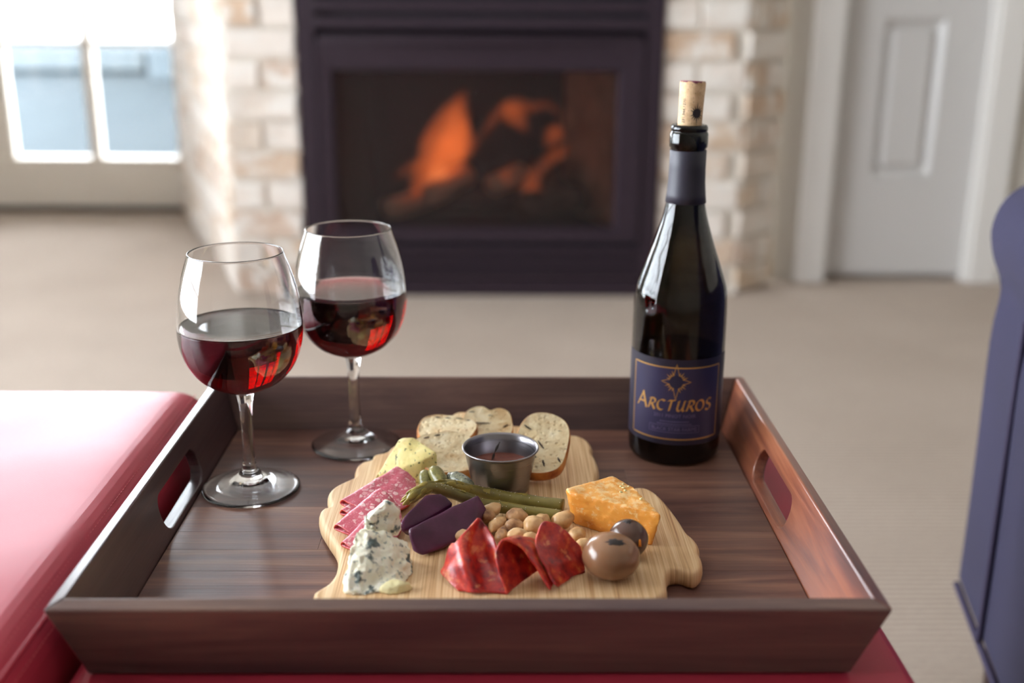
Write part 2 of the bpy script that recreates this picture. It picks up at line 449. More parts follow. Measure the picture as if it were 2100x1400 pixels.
t = food('pale_cornichon', [(.3, (92, 94, 76)), (.6, (136, 136, 110)), (.75, (196, 194, 170))], 330, .3, 3, .7, .0009)
c = flecks(t, basecol(t), (52, 56, 46), (420, 420, 420), .56, .62, .8); t.set(Base_Color=c); M_corn2 = t.m
t = food('marcona_almond', [(.3, (176, 122, 74)), (.5, (222, 178, 124)), (.7, (234, 196, 146))], 60, .36, 5, .5, .0008, .1); M_nut = t.m
t = food('brown_almond', [(.32, (122, 80, 52)), (.5, (188, 140, 94)), (.7, (214, 170, 120))], 70, .45, 4, .5, .0008); M_nut2 = t.m
t = food('pickled_onion', [(.3, (136, 96, 68)), (.7, (160, 118, 86))], 20, .22, 3, .05, .0005, .3, Specular_IOR_Level=.6); M_onion = t.m
t = food('dark_pickled_onion', [(.3, (84, 58, 48)), (.7, (104, 74, 60))], 20, .22, 3, .05, .0005, .2, Specular_IOR_Level=.6); M_onion2 = t.m
M_scar = plain('dark_stem_scar', (46, 36, 34), .5)
t = NT('brushed_steel'); v = t.coord((6, 6, 900)); n = t.noise(v, 1, 3)
t.set(Base_Color=lin((150, 146, 150)), Metallic=1.0, Roughness=t.math('ADD', t.math('MULTIPLY', n, .2), .2)); t.bump(n, .05, .0004); M_steel = t.m
t = food('brown_mustard', [(.3, (110, 56, 44)), (.7, (142, 80, 62))], 150, .5, 4, .6, .0012); M_sauce = t.m
M_sprig = plain('dried_herb', (50, 42, 36), .8)
M_orangebit = plain('orange_cheese_crumb', (240, 140, 30), .5)
# ------------------------------------------------------------------ the room
def struct(name, vf, mat, parent=None, bev=0, smooth=False):
    o = obj(name, mesh(name, *vf, mat, smooth=smooth), parent)
    if not parent: o['kind'] = 'structure'
    if bev: bevel(o, bev)
    return o
def bx(x0, x1, y0, y1, z0, z1): return boxv(*(v*1000 for v in (x0, x1, y0, y1, z0, z1)))
struct('floor', bx(XL-.1, XR+.1, YN-.1, YB+.1, -.08, 0), M_carpet)
struct('ceiling', bx(XL-.1, XR+.1, YN-.1, YB+.1, ZC, ZC+.08), M_ceil)
struct('wall_right', bx(XR, XR+.1, YN, YB, 0, ZC), M_wall)
# left wall with a wide window opening
struct('wall_left', join(bx(XL-.1, XL, YN, -1.0, 0, ZC), bx(XL-.1, XL, 2.1, YB, 0, ZC), bx(XL-.1, XL, -1.0, 2.1, 0, .2), bx(XL-.1, XL, -1.0, 2.1, 2.3, ZC)), M_wall)
struct('wall_near', bx(XL, XR, YN-.1, YN, 0, ZC), M_wall)
WX0, WX1, WTOP = -2.76, -1.262, 2.52
struct('wall_far', join(bx(XL, WX0, YB, YB+.1, 0, ZC), bx(WX0, WX1, YB, YB+.1, WTOP, ZC), bx(WX1, -1.2, YB, YB+.1, 0, ZC)), M_wall)

def window_grid(name, cols, rows, place, frame_w, bar, depth):
    """glazed frame in a local (u, v) plane: cols/rows are pane edges; place maps (u0,u1,v0,v1,d0,d1) to a box"""
    root = bpy.data.objects.new(name, None); COL.objects.link(root); root['kind'] = 'structure'
    u0, u1, v0, v1 = cols[0][0], cols[-1][1], rows[0][0], rows[-1][1]
    fu0, fu1, fv0, fv1 = frame_w
    obj('window_frame', mesh('window_frame', *join(place(fu0, u0, fv0, fv1, -depth, depth), place(u1, fu1, fv0, fv1, -depth, depth),
        place(u0, u1, fv0, v0, -depth, depth), place(u0, u1, v1, fv1, -depth, depth)), M_winframe, False), root)
    for a, b in zip(cols[:-1], cols[1:]):
        obj('mullion', mesh('mullion', *place(a[1], b[0], v0, v1, -bar, bar), M_winframe, False), root)
    for a, b in zip(rows[:-1], rows[1:]):
        for c in cols: obj('muntin', mesh('muntin', *place(c[0], c[1], a[1], b[0], -bar*.8, bar*.8), M_winframe, False), root)
    for c in cols:
        for r in rows: obj('pane', mesh('pane', *place(c[0], c[1], r[0], r[1], -.003, .003), M_pane, False), root)
    return root
zt = T
rows = [(.215, .655), (.676, 1.10), (1.12, 1.54), (1.56, 1.98), (2.0, 2.42)]
window_grid('window_1', [(-2.70, -2.40), (-2.36, -2.05), (-1.945, -1.634), (-1.594, -1.272)], rows,
            lambda u0, u1, v0, v1, d0, d1: bx(u0, u1, YB+.04+d0, YB+.04+d1, v0, v1), (WX0, WX1, 0.0, WTOP), .022, .035)
window_grid('window_2', [(-.95, -.46), (-.42, .07), (.11, .60), (.64, 1.13), (1.17, 1.60), (1.64, 2.05)], [(.27, .9), (.94, 1.56), (1.60, 2.24)],
            lambda u0, u1, v0, v1, d0, d1: bx(XL-.05+d0, XL-.05+d1, u0, u1, v0, v1), (-1.0, 2.1, .2, 2.3), .02, .035)
# threshold under the French window, made dark to stand for the shadow line
struct('trim_1', bx(WX0, WX1, YB-.02, YB, 0, .022), M_metal_dark)

# chimney breast: front strips, two splayed wings
FX0, FX1, FY = -.546, .482, 2.43
A0, A1 = (-.752, 2.432), (-1.262, 3.754)
B0, B1 = (.72, 2.436), (.862, 2.58)
def wallseg(p, q, z0, z1, th=.08):
    d = Vector((q[0]-p[0], q[1]-p[1])); n = Vector((-d.y, d.x)).normalized()*th
    if n.y < 0: n = -n
    b = [(p[0], p[1]), (q[0], q[1]), (q[0]+n.x, q[1]+n.y), (p[0]+n.x, p[1]+n.y)]
    return hexa([(x*1000, y*1000, z0*1000) for x, y in b], [(x*1000, y*1000, z1*1000) for x, y in b])
chim = struct('wall_fireplace', join(wallseg(A1, A0, 0, ZC), wallseg(A0, (FX0, FY), 0, ZC), wallseg((FX1, FY), B0, 0, ZC), wallseg(B0, B1, 0, ZC),
              wallseg((FX0, FY), (FX1, FY), 1.0, ZC)), M_mortar)
BH, GAP = .075, .010
bcache = {}
def brick_mesh(L, k):
    key = (round(L, 3), k)
    if key not in bcache:
        rr = random.Random(k*31+int(L*1000))
        j = lambda s=.0025: rr.uniform(-s, s)*1000
        l, h, d = L*500, BH*500, 12
        b = [(-l+j(), -h+j(), 0), (l+j(), -h+j(), 0), (l+j(), h+j(), 0), (-l+j(), h+j(), 0)]
        c = 4
        m = [(-l+c+j(), -h+c+j(), d+j(.004)), (l-c+j(), -h+c+j(), d+j(.004)), (l-c+j(), h-c+j(), d+j(.004)), (-l+c+j(), h-c+j(), d+j(.004))]
        V, F = hexa([(x, -z, y) for x, y, z in b], [(x, -z, y) for x, y, z in m])
        me = fix(mesh('brick', V, F, M_brick, False)); bcache[key] = me
    return bcache[key]
def lay(p, q, z0, z1, unit=.2):
    d = Vector((q[0]-p[0], q[1]-p[1])); L = d.length; d.normalize(); ang = math.atan2(d.y, d.x)
    row = 0; z = z0
    while z+BH < z1:
        x = 0; first = True
        while x < L-.03:
            w = unit if not (first and row % 2) else unit/2-.005
            w = min(w, L-x-.002)
            if w > .03:
                c = Vector(p)+d*(x+w/2)
                obj('brick', brick_mesh(w, rnd.randrange(3)), chim, (c.x, c.y, z+BH/2), (0, 0, ang))
            x += w+GAP; first = False
        z += BH+GAP; row += 1
lay(A1, A0, .006, 1.2); lay(A0, (FX0, FY), .006, 1.2, .2); lay((FX1, FY), B0, .006, 1.2, .2); lay(B0, B1, .006, 1.2)

# right-hand back wall with a narrow panelled door
DY = 2.595
DX0, DX1, DZ = 1.036, 1.490, 2.03
struct('wall_back', join(bx(.862, DX0, DY, DY+.1, 0, ZC), bx(DX1, XR, DY, DY+.1, 0, ZC), bx(DX0, DX1, DY, DY+.1, DZ, ZC)), M_wall)
d = bpy.data.objects.new('door_1', None); COL.objects.link(d); d['kind'] = 'structure'; d.location = (DX0, DY+.03, 0)
def dbox(name, x0, x1, y0, y1, z0, z1, mat, bev=4):
    o = obj(name, mesh(name, *bx(x0, x1, y0, y1, z0, z1), mat, False), d); bevel(o, bev); return o
wd = DX1-DX0
slab = [bx(.010, .128, 0, .035, .022, 2.02), bx(.128+.190, wd-.008, 0, .035, .022, 2.02)]
zs = [(.022, .325), (.80, .90), (1.86, 2.02)]
slab += [bx(.128, .318, 0, .035, a, b) for a, b in zs]
obj('door_slab', mesh('door_slab', *join(*slab), M_door, False), d)
for a, b in ((.325, .80), (.90, 1.86)):
    x0, x1 = .128, .318
    def fr(i, y): return [((x0+i)*1000, y*1000, (a+i)*1000), ((x1-i)*1000, y*1000, (a+i)*1000), ((x1-i)*1000, y*1000, (b-i)*1000), ((x0+i)*1000, y*1000, (b-i)*1000)]
    V = fr(0, 0)+fr(.022, .02)+fr(.03, .02)+fr(.042, .006); F = []
    for r_ in range(3):
        for k in range(4): F.append((r_*4+k, r_*4+(k+1) % 4, r_*4+4+(k+1) % 4, r_*4+4+k))
    F.append((12, 13, 14, 15))
    o = obj('door_panel', fix(mesh('door_panel', V, F, M_door, False)), d); mod(o, 'SOLIDIFY', thickness=.006, offset=0)
for z in (.305, 1.75):
    o = obj('hinge', mesh('hinge', *lathe([(0, -45), (6, -45), (6, 45), (0, 45)], 12), M_metal_dark), d, (.002, -.006, z))
struct('trim_2', join(bx(.945, DX0, DY-.022, DY, 0, DZ+.09), bx(DX1, DX1+.09, DY-.022, DY, 0, DZ+.09), bx(DX0, DX1, DY-.022, DY, DZ, DZ+.09)), M_trim, bev=5)
struct('trim_3', join(bx(DX0, DX0+.008, DY, DY+.1, 0, DZ), bx(DX1-.008, DX1, DY, DY+.1, 0, DZ), bx(DX0, DX1, DY+.075, DY+.1, 0, DZ)), M_trim)
struct('baseboard_back', bx(DX1+.09, XR, DY-.015, DY, 0, .1), M_trim, bev=3)
struct('baseboard_right', bx(XR-.015, XR, YN, DY-.015, 0, .1), M_trim, bev=3)

# outside the French window: terrace, covered tub
struct('ground', bx(-14, 6, YB+.12, 60, -.14, -.06), M_ground)
tb = thing('outdoor_tub', 'blue-grey covered tub standing on the terrace outside the window', 'tub', (-1900, 5500, -450))
box('tub_body', (-1400, 1250, -330, 700, -50, 470), M_tub, tb, 30)
box('tub_cover', (-1450, 100, -380, 720, 475, 605), M_lid, tb, 30)
box('tub_cover_half', (110, 1300, -380, 720, 430, 605), M_tubstep, tb, 30)

# ------------------------------------------------------------------ fireplace
fp = thing('gas_fireplace', 'black gas fireplace insert with flames behind glass, set in pale brick', 'fireplace', (0, FY*1000, -450))
def fbox(name, x0, x1, y0, y1, z0, z1, mat=M_black, bev=3, label=None):
    return box(name, tuple(v*1000 for v in (x0, x1, y0-FY, y1-FY, z0, z1)), mat, fp, bev, label)
GX0, GX1, GZ0, GZ1 = -.445, .357, .205, .650
Yf = FY-.02
V = []
def rect(x0, x1, z0, z1, y): return [(x0*1000, (y-FY)*1000, z0*1000), (x1*1000, (y-FY)*1000, z0*1000), (x1*1000, (y-FY)*1000, z1*1000), (x0*1000, (y-FY)*1000, z1*1000)]
loops = [rect(FX0, FX1, 0, .99, FY+.03), rect(FX0, FX1, 0, .99, Yf), rect(FX0+.05, FX1-.05, .05, .95, Yf), rect(FX0+.05, FX1-.05, .05, .95, Yf+.012)]
for l in loops: V += l
F = [(i*4+k, i*4+(k+1) % 4, i*4+4+(k+1) % 4, i*4+4+k) for i in range(3) for k in range(4)]
obj('outer_frame', fix(mesh('outer_frame', V, F, M_black, False)), fp)
# upper louvre bars and lower louvre bars
for k in range(4): fbox('louvre_slat', FX0+.05, FX1-.05, Yf+.0, Yf+.03, .765+k*.046, .797+k*.046)
for k in range(3): fbox('louvre_slat', FX0+.05, FX1-.05, Yf+.0, Yf+.03, .055+k*.034, .079+k*.034)
fbox('louvre_backing', FX0+.04, FX1-.04, Yf+.03, Yf+.04, .05, .16, M_soot, 0)
fbox('louvre_backing', FX0+.04, FX1-.04, Yf+.03, Yf+.04, .76, .95, M_soot, 0)
# curved hood lip above the glass
pts = []
n = 20
for i in range(n+1):
    u = i/n; x = FX0+.06+(FX1-FX0-.12)*u; bow = math.sin(u*math.pi)*.022
    pts.append((x*1000, (Yf-.004-bow-FY)*1000))
V = [(x, y, 748) for x, y in pts]+[(x, y, 728) for x, y in pts]+[(x, 26, 748) for x, y in pts]+[(x, 26, 728) for x, y in pts]
m = n+1
F = [(i, i+1, m+i+1, m+i) for i in range(n)]+[(2*m+i, 2*m+i+1, i+1, i) for i in range(n)]+[(m+i, m+i+1, 3*m+i+1, 3*m+i) for i in range(n)]
obj('hood', fix(mesh('hood', V, F, M_black, False)), fp)
# bevelled frame round the glass
loops = [rect(FX0+.05, FX1-.05, .16, .735, Yf+.012), rect(FX0+.055, FX1-.055, .165, .73, Yf-.004), rect(GX0-.006, GX1+.006, GZ0-.006, GZ1+.006, Yf-.002), rect(GX0, GX1, GZ0, GZ1, Yf+.02)]
V = [p for l in loops for p in l]; F = [(i*4+k, i*4+(k+1) % 4, i*4+4+(k+1) % 4, i*4+4+k) for i in range(3) for k in range(4)]
obj('glass_frame', fix(mesh('glass_frame', V, F, M_black, False)), fp)
fbox('glass_pane', GX0-.005, GX1+.005, Yf+.021, Yf+.026, GZ0-.005, GZ1+.005, M_firepane, 0)
# firebox: floor, back, tapered sides, top
D0, D1 = Yf+.03, Yf+.40
def quadbox(name, pts8, mat): 
    b, t_ = pts8[:4], pts8[4:]
    k = lambda q: [(x*1000, (y-FY)*1000, z*1000) for x, y, z in q]
    return obj(name, fix(mesh(name, *hexa(k(b), k(t_)), mat, False)), fp)
def side(xa, xb, off):
    q = [(xa, D0), (xb, D1), (xb+off, D1), (xa+off, D0)]
    return [(x, y, GZ0-.02) for x, y in q]+[(x, y, GZ1+.02) for x, y in q]
quadbox('firebox_side', side(GX0-.01, GX0+.06, -.02), M_soot)
quadbox('firebox_side', side(GX1+.01, GX1-.13, .02), M_reflside)['label'] = 'firebox side coloured pale for a reflection'
fbox('firebox_back', GX0, GX1, D1, D1+.02, GZ0-.02, GZ1+.02, M_soot, 0)
fbox('firebox_floor', GX0-.03, GX1+.03, D0, D1, GZ0-.04, GZ0-.01, M_soot, 0)
fbox('firebox_top', GX0-.03, GX1+.03, D0, D1, GZ1+.015, GZ1+.03, M_soot, 0)
obj('firebox_leak_shield', mesh('firebox_leak_shield', *join(*[tuple([[(a_*1, b_-FY*1000, c_) for a_, b_, c_ in q[0]], q[1]]) for q in (
    bx(FX0-.02, FX1+.02, D1+.02, D1+.04, -.02, 1.02), bx(FX0-.03, FX0-.001, FY+.02, D1+.04, -.02, 1.02), bx(FX1+.001, FX1+.03, FY+.02, D1+.04, -.02, 1.02), bx(FX0-.03, FX1+.03, FY+.02, D1+.04, 1.001, 1.03), bx(FX0-.03, FX1+.03, FY+.02, D1+.04, -.03, -.001))]), M_soot, False), fp)  # unseen closed box, added to keep outside light from leaking past the insert
def log(p, q, r, mat, sd):
    a, b = Vector(p)*1000, Vector(q)*1000; a.y -= FY*1000; b.y -= FY*1000
    path = [a.lerp(b, i/10)+noise.noise_vector(Vector((i*.5, sd, 0)))*6 for i in range(11)]
    V, F = tube(path, lambda t_: r*1000*(1+.12*noise.noise(Vector((t_*6, sd, 3)))), 14)
    V = [tuple(Vector(v)+noise.noise_vector(Vector(v)*.03)*4) for v in V]
    return obj('log', mesh('log', V, F, mat), fp)
zf = .205
log((-.31, 2.50, zf+.035), (-.20, 2.62, zf+.05), .032, M_logpale, 1)['label'] = 'pale log end at the left'
log((-.24, 2.66, zf+.04), (.24, 2.68, zf+.05), .045, M_log, 2)
log((-.19, 2.52, zf+.075), (-.08, 2.66, zf+.12), .035, M_logpale, 3)
log((.00, 2.55, zf+.10), (.09, 2.68, zf+.12), .032, M_logpale, 4)
log((.08, 2.52, zf+.04), (.27, 2.62, zf+.06), .042, M_log, 5)
log((.20, 2.60, zf+.09), (.14, 2.70, zf+.15), .035, M_log, 6)
def flame(path, rad, mat=M_flame, flat=.45, sd=0):
    P = catmull([(x, (y-FY*1000), z+450) for x, y, z in path], 8)
    V, F = tube(P, rad, 14); c = []
    for v in V:
        q = Vector(v); y0 = min(P, key=lambda p: (p-q).length).y
        q.y = y0+(q.y-y0)*flat; c.append(tuple(q+noise.noise_vector(q*.02+Vector((sd, 0, 0)))*5))
    obj('flame', fix(mesh('flame', c, F, mat)), fp)
def tap(r, peak=.35, tip=.04):
    r *= 1.4
    return lambda t_: r*(max(.12, (t_/peak)**.6) if t_ < peak else max(tip, 1-((t_-peak)/(1-peak))**1.2))
flame([(-245, 2570, -170), (-205, 2575, -125), (-160, 2580, -60), (-125, 2580, 30), (-100, 2580, 95), (-78, 2580, 145)], tap(52, .45), sd=1)
flame([(-215, 2600, -165), (-170, 2600, -100), (-118, 2600, -30), (-105, 2600, 50), (-95, 2600, 120)], tap(40, .5), sd=2)
flame([(-110, 2590, -120), (-92, 2590, -70), (-70, 2590, -20), (-85, 2590, 40), (-60, 2590, 75)], tap(18, .5), sd=3)
flame([(-175, 2560, -160), (-165, 2560, -130), (-155, 2560, -95), (-150, 2560, -70)], tap(26, .4), M_core, sd=4)
flame([(-58, 2600, -40), (-20, 2600, 15), (20, 2600, 70), (60, 2600, 92), (110, 2600, 85), (160, 2600, 92), (205, 2600, 65), (232, 2600, 20)], tap(16, .45), sd=5)
flame([(40, 2610, 100), (55, 2610, 70), (85, 2610, 40), (110, 2610, 5)], tap(26, .4), sd=6)
flame([(110, 2560, -225), (128, 2560, -190), (118, 2560, -150), (126, 2560, -100), (118, 2560, -70)], tap(26, .35), sd=7)
flame([(140, 2570, -140), (150, 2570, -95), (180, 2570, -60), (215, 2570, -40), (228, 2570, -15)], tap(17, .6), sd=8)
flame([(25, 2560, -160), (32, 2560, -125), (55, 2560, -90), (75, 2560, -65)], tap(15, .35), sd=9)
flame([(80, 2570, -150), (100, 2570, -190), (115, 2570, -215)], tap(10, .5), sd=10)
flame([(160, 2590, -30), (190, 2590, 10), (200, 2590, 40)], tap(22, .5), sd=11)
flame([(-300, 2600, -130), (-250, 2600, -100), (-190, 2600, -70)], tap(14, .6), sd=12)
# ------------------------------------------------------------------ navy armchair (right), seen from behind its left arm
ch = thing('armchair', 'navy blue upholstered armchair with rolled arm, standing right of the tray', 'chair', (597, 435, -450), math.atan2(-(.597-.552), .222)+R(0))
# local: x to the right, y towards the fireplace; arm front edge at y = 0
def slab(name, prof, y0, y1, mat, bev=10, par=ch):
    V = [(x, y0, z) for x, z in prof]+[(x, y1, z) for x, z in prof]; n = len(prof)
    F = [tuple(range(n)), tuple(range(2*n-1, n-1, -1))]+[(k, k+n, (k+1) % n+n, (k+1) % n) for k in range(n)]
    o = obj(name, autosmooth(fix(mesh(name, V, F, mat)), 50), par); bevel(o, bev, 3, 50); return o
armp = catmull([(0, 150, 0), (0, 300, 0), (-2, 470, 0), (2, 535, 0), (-12, 575, 0), (-16, 610, 0), (0, 645, 0), (45, 668, 0), (95, 655, 0), (118, 620, 0), (112, 570, 0), (108, 480, 0), (108, 300, 0), (108, 150, 0)], 4)
armp = [(p.x, p.y) for p in armp]
slab('arm', armp, -560, 0, M_navy, 14)
slab('arm', [(x+640, z) for x, z in armp], -560, 0, M_navy, 14)
box('seat_base', (112, 636, -560, -5, 150, 330), M_navy, ch, 15)
box('seat_cushion', (114, 634, -500, 8, 333, 455), M_navy, ch, 30)
slab('backrest', [(0, 150), (748, 150), (748, 640), (700, 830), (374, 870), (48, 830), (0, 640)], -700, -565, M_navy, 30)
V, F = tube([Vector((-3, -155+2*i*0, 155+i*14)) for i in range(28)], 4.0, 8)
obj('welt', mesh('welt', V, F, M_welt), ch, label='dark vertical welt on the arm side')
V, F = tube([Vector((-2, -555+i*20, 153)) for i in range(28)], 4.5, 8)
obj('welt', mesh('welt', V, F, M_welt), ch)
for x, y in ((50, -60), (698, -60), (50, -640), (698, -640)):
    obj('leg', mesh('leg', *lathe([(0, 0), (14, 0), (22, 150), (0, 150)], 16), M_leg), ch, (x*MM, y*MM, 0))

# ------------------------------------------------------------------ red ottoman pieces
def cushion(name, x0, x1, y0, y1, z0, z1, rad, parent, puff=6, bs=5):
    """upholstered block with soft edges and a slightly crowned top"""
    bm = bmesh.new(); bmesh.ops.create_cube(bm, size=1)
    for v in bm.verts: v.co = Vector((x0 if v.co.x < 0 else x1, y0 if v.co.y < 0 else y1, z0 if v.co.z < 0 else z1))
    bmesh.ops.bevel(bm, geom=list(bm.edges), offset=rad, segments=bs, profile=.5, affect='EDGES')
    bmesh.ops.triangulate(bm, faces=bm.faces)
    for it in range(5):
        es = [e for e in bm.edges if e.calc_length() > 45]
        if not es: break
        bmesh.ops.subdivide_edges(bm, edges=es, cuts=1); bmesh.ops.triangulate(bm, faces=bm.faces)
    cx, cy = (x0+x1)/2, (y0+y1)/2
    for v in bm.verts:
        if v.co.z > z1-rad-1:
            u = max(0, 1-((v.co.x-cx)/((x1-x0)/2))**2)*max(0, 1-((v.co.y-cy)/((y1-y0)/2))**2)
            v.co.z += puff*u**.5+noise.noise(v.co*.012)*1.2
        v.co *= MM
    me = bpy.data.meshes.new(name); bmesh.ops.recalc_face_normals(bm, faces=bm.faces); bm.to_mesh(me); bm.free()
    for p in me.polygons: p.use_smooth = True
    me.materials.append(M_vinyl); return obj(name, me, parent)
def stitches(parent, a, b, n):
    V, F = [], []
    a, b = Vector(a), Vector(b)
    vf = []
    for i in range(n):
        p, q = a.lerp(b, i/n), a.lerp(b, (i+.62)/n)
        vf.append(tube([p, p.lerp(q, .5)+Vector((0, 0, .15)), q], .5, 5))
    o = obj('stitching', mesh('stitching', *join(*vf), M_thread), parent); return o
ZB = -11.0                                  # underside of the tray
ot = thing('ottoman', 'red vinyl ottoman block under the tray, lower than its left neighbour', 'ottoman', (0, 0, -450))
cushion('cushion', -258, 287, -420, 225, 215, 450+ZB-1.4, 12, ot, 0)
box('base', (-240, 270, -400, 205, 60, 214), M_vinyl, ot, 10)
for x, y in ((-220, -380), (250, -380), (-220, 185), (250, 185)):
    obj('foot', mesh('foot', *lathe([(0, 0), (18, 0), (22, 60), (0, 60)], 16), M_leg), ot, (x*MM, y*MM, 0))
ol = thing('ottoman', 'red vinyl ottoman block left of the tray, higher and stitched along its edge', 'ottoman', (-540, 0, -450))
cushion('cushion', -275, 276, -430, 228, 215, 484, 32, ol, 4, 9)
box('base', (-255, 255, -410, 205, 60, 214), M_vinyl, ol, 10)
for x, y in ((-230, -380), (230, -380), (-230, 185), (230, 185)):
    obj('foot', mesh('foot', *lathe([(0, 0), (18, 0), (22, 60), (0, 60)], 16), M_leg), ol, (x*MM, y*MM, 0))
V, F = tube([Vector((268.6, -415+i*21, 472.8)) for i in range(30)], 2.2, 8)
obj('piping', mesh('piping', V, F, M_vinyl), ol)
stitches(ol, (261.8, -410, 479.3), (261.8, 210, 479.3), 125)
stitches(ol, (273.2, -410, 465.6), (273.2, 210, 465.6), 125)

# ------------------------------------------------------------------ serving tray
tr = thing('serving_tray', 'dark walnut serving tray with flared sides and handle slots, on the red ottoman', 'tray', (0, 0, 0))
w, dd, th, fl, H, bt = 260, 220.3, 10.5, 17.0, 46.3, 11.0
k = fl*H/(H+bt); TI = 1.5                   # rims are cut square to the flared walls
def panel(name, sgn):
    s = sgn
    b = [(-(w-fl), s*(dd-fl), -bt), (w-fl, s*(dd-fl), -bt), (w-fl-th, s*(dd-fl-th), -bt), (-(w-fl-th), s*(dd-fl-th), -bt)]
    t_ = [(-w, s*dd, H-TI), (w, s*dd, H-TI), (w-th, s*(dd-th), H+TI), (-(w-th), s*(dd-th), H+TI)]
    o = obj(name, fix(mesh(name, *hexa(b, t_), M_woodx, False)), tr); bevel(o, 1.6, 3, 30); return o
panel('front_panel', -1); panel('back_panel', 1)
def side_panel(s, mat, label=None):
    # outlines in (y, z) on the outer and inner sloping faces, each with a rounded slot
    def slot(y0, y1, z0, z1, r, n=6):
        out = []
        for cy, cz, a0 in ((y1-r, z1-r, 0), (y0+r, z1-r, 90), (y0+r, z0+r, 180), (y1-r, z0+r, 270)):
            out += [(cy+r*math.cos(R(a0+90*i/n)), cz+r*math.sin(R(a0+90*i/n))) for i in range(n+1)]
        return out
    bm = bmesh.new()
    def face(off, dtop, dbot, Ht):
        xo = lambda z: s*(w-fl*(H-z)/(H+bt)-off)
        outer = [bm.verts.new((xo(z)*MM, y*MM, z*MM)) for y, z in ((-dbot, -bt), (dbot, -bt), (dtop, Ht), (-dtop, Ht))]
        hole = [bm.verts.new((xo(z)*MM, y*MM, z*MM)) for y, z in slot(-38, 72, 4, 33, 13.5)]
        es = [bm.edges.new((l[i], l[(i+1) % len(l)])) for l in (outer, hole) for i in range(len(l))]
        bmesh.ops.triangle_fill(bm, edges=es, use_beauty=True)
        return outer, hole
    o1, h1 = face(0, dd, dd-fl, H-TI); o2, h2 = face(th, dd-th, dd-fl-th, H+TI)
    for a, b in ((o1, o2), (h1, h2)):
        for i in range(len(a)): bm.faces.new((a[i], a[(i+1) % len(a)], b[(i+1) % len(b)], b[i]))
    bmesh.ops.recalc_face_normals(bm, faces=bm.faces)
    me = bpy.data.meshes.new('side_panel'); bm.to_mesh(me); bm.free(); me.materials.append(mat)
    o = obj('side_panel', me, tr, label=label); bevel(o, 1.5, 3, 40); return o
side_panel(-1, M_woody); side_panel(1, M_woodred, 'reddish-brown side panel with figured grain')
edges = [-191, -146, -89.2, -56, -26, 19, 56.3, 96, 140, 191]
for i, (a, b) in enumerate(zip(edges[:-1], edges[1:])):
    x = w-k-th-1.0
    splits = [-x, [-60, 110, 30, -120, 40, -20, 130, -90, 60][i], x]
    for u0, u1 in zip(splits[:-1], splits[1:]):
        cx, cy = (u0+u1)/2, (a+b)/2
        me = mesh('plank', *boxv(u0-cx+.05, u1-cx-.05, a-cy+.05, b-cy-.05, -9, 0), M_floorwood, False)
        o = obj('plank', me, tr, (cx*MM, cy*MM, 0)); bevel(o, .14, 1)

# ------------------------------------------------------------------ wine glasses
def wine_glass(x, y, label, level, wlabel, sc=1.0):
    g = thing('wine_glass', label, 'wine glass', (x, y, .2), 0, 'two glasses of red wine on the tray')
    # outer bowl profile, from the stem joint up to the rim
    ob = [(7.4, 86.0), (12, 88.6), (20.5, 92.0), (31.3, 98.2), (39.3, 106.4), (44.4, 114.6), (47.6, 122.8), (49.7, 132), (50.4, 142), (50.1, 152), (48.6, 166), (46.2, 178), (43.0, 190), (39.6, 200), (37.9, 205.2)]
    ob = [(p.x, p.y) for p in catmull([(a, b, 0) for a, b in ob], 4)]
    ib = []
    for i, (r, z) in enumerate(ob):
        a = ob[max(i-1, 0)]; b = ob[min(i+1, len(ob)-1)]
        dx, dz = b[0]-a[0], b[1]-a[1]; L = math.hypot(dx, dz); tk = 1.0+1.6*max(0, 1-(z-86)/16)
        ib.append((max(0, r-dz/L*tk), z+dx/L*tk))
    ib[0] = (0, ob[0][1]+4.2); ib = [p for i, p in enumerate(ib) if i == 0 or (p[0] > 3 and p[1] > ib[0][1]-.5)]
    rim = [(37.75, 205.9), (37.3, 206.1), (36.95, 205.8)]
    bowl = obj('bowl', mesh('bowl', *lathe(ob+rim+ib[::-1], 96), M_glass), g)
    st = catmull([(7.4, 86, 0), (6.2, 80, 0), (5.3, 72, 0), (4.9, 60, 0), (4.8, 45, 0), (5.0, 32, 0), (5.6, 24, 0), (6.8, 18.5, 0), (9.5, 14.5, 0)], 4)
    obj('stem', mesh('stem', *lathe([(p.x, p.y) for p in st][::-1], 48), M_glass), g)
    ft = catmull([(9.5, 14.5, 0), (14, 11.2, 0), (20, 8.2, 0), (28, 5.2, 0), (35, 3.4, 0), (40.2, 2.3, 0), (41.2, 1.3, 0), (40.4, .3, 0), (38, 0, 0), (34, .5, 0), (24, 2.6, 0), (12, 5.2, 0), (.001, 6.2, 0)], 4)
    fp_ = [(p.x, p.y) for p in ft]; fp_[-1] = (0, 6.2)
    obj('foot', mesh('foot', *lathe(fp_[::-1], 96), M_glass), g)
    # wine, a hair into the glass wall so that no air film shows
    wp = [(0, ib[0][1]-.25)]
    for r, z in ib[1:]:
        if z < level: wp.append((r+.25, z-.1))
    rl = wp[-1][0]
    top = [(rl+.05, level), (rl-.6, level-.35), (rl-2.2, level-.8), (rl*.6, level-.9), (0, level-.9)]
    obj('wine', mesh('wine', *lathe(wp+top, 96), M_wine), g, label=wlabel)
    return g
g1 = wine_glass(-193.6, 55.2, 'wine glass of red wine nearest the tray\'s left side, standing in front', 146, 'dark red wine')
g2 = wine_glass(-116, 153.1, 'wine glass of red wine behind, in front of the fireplace', 150, 'dark red wine')

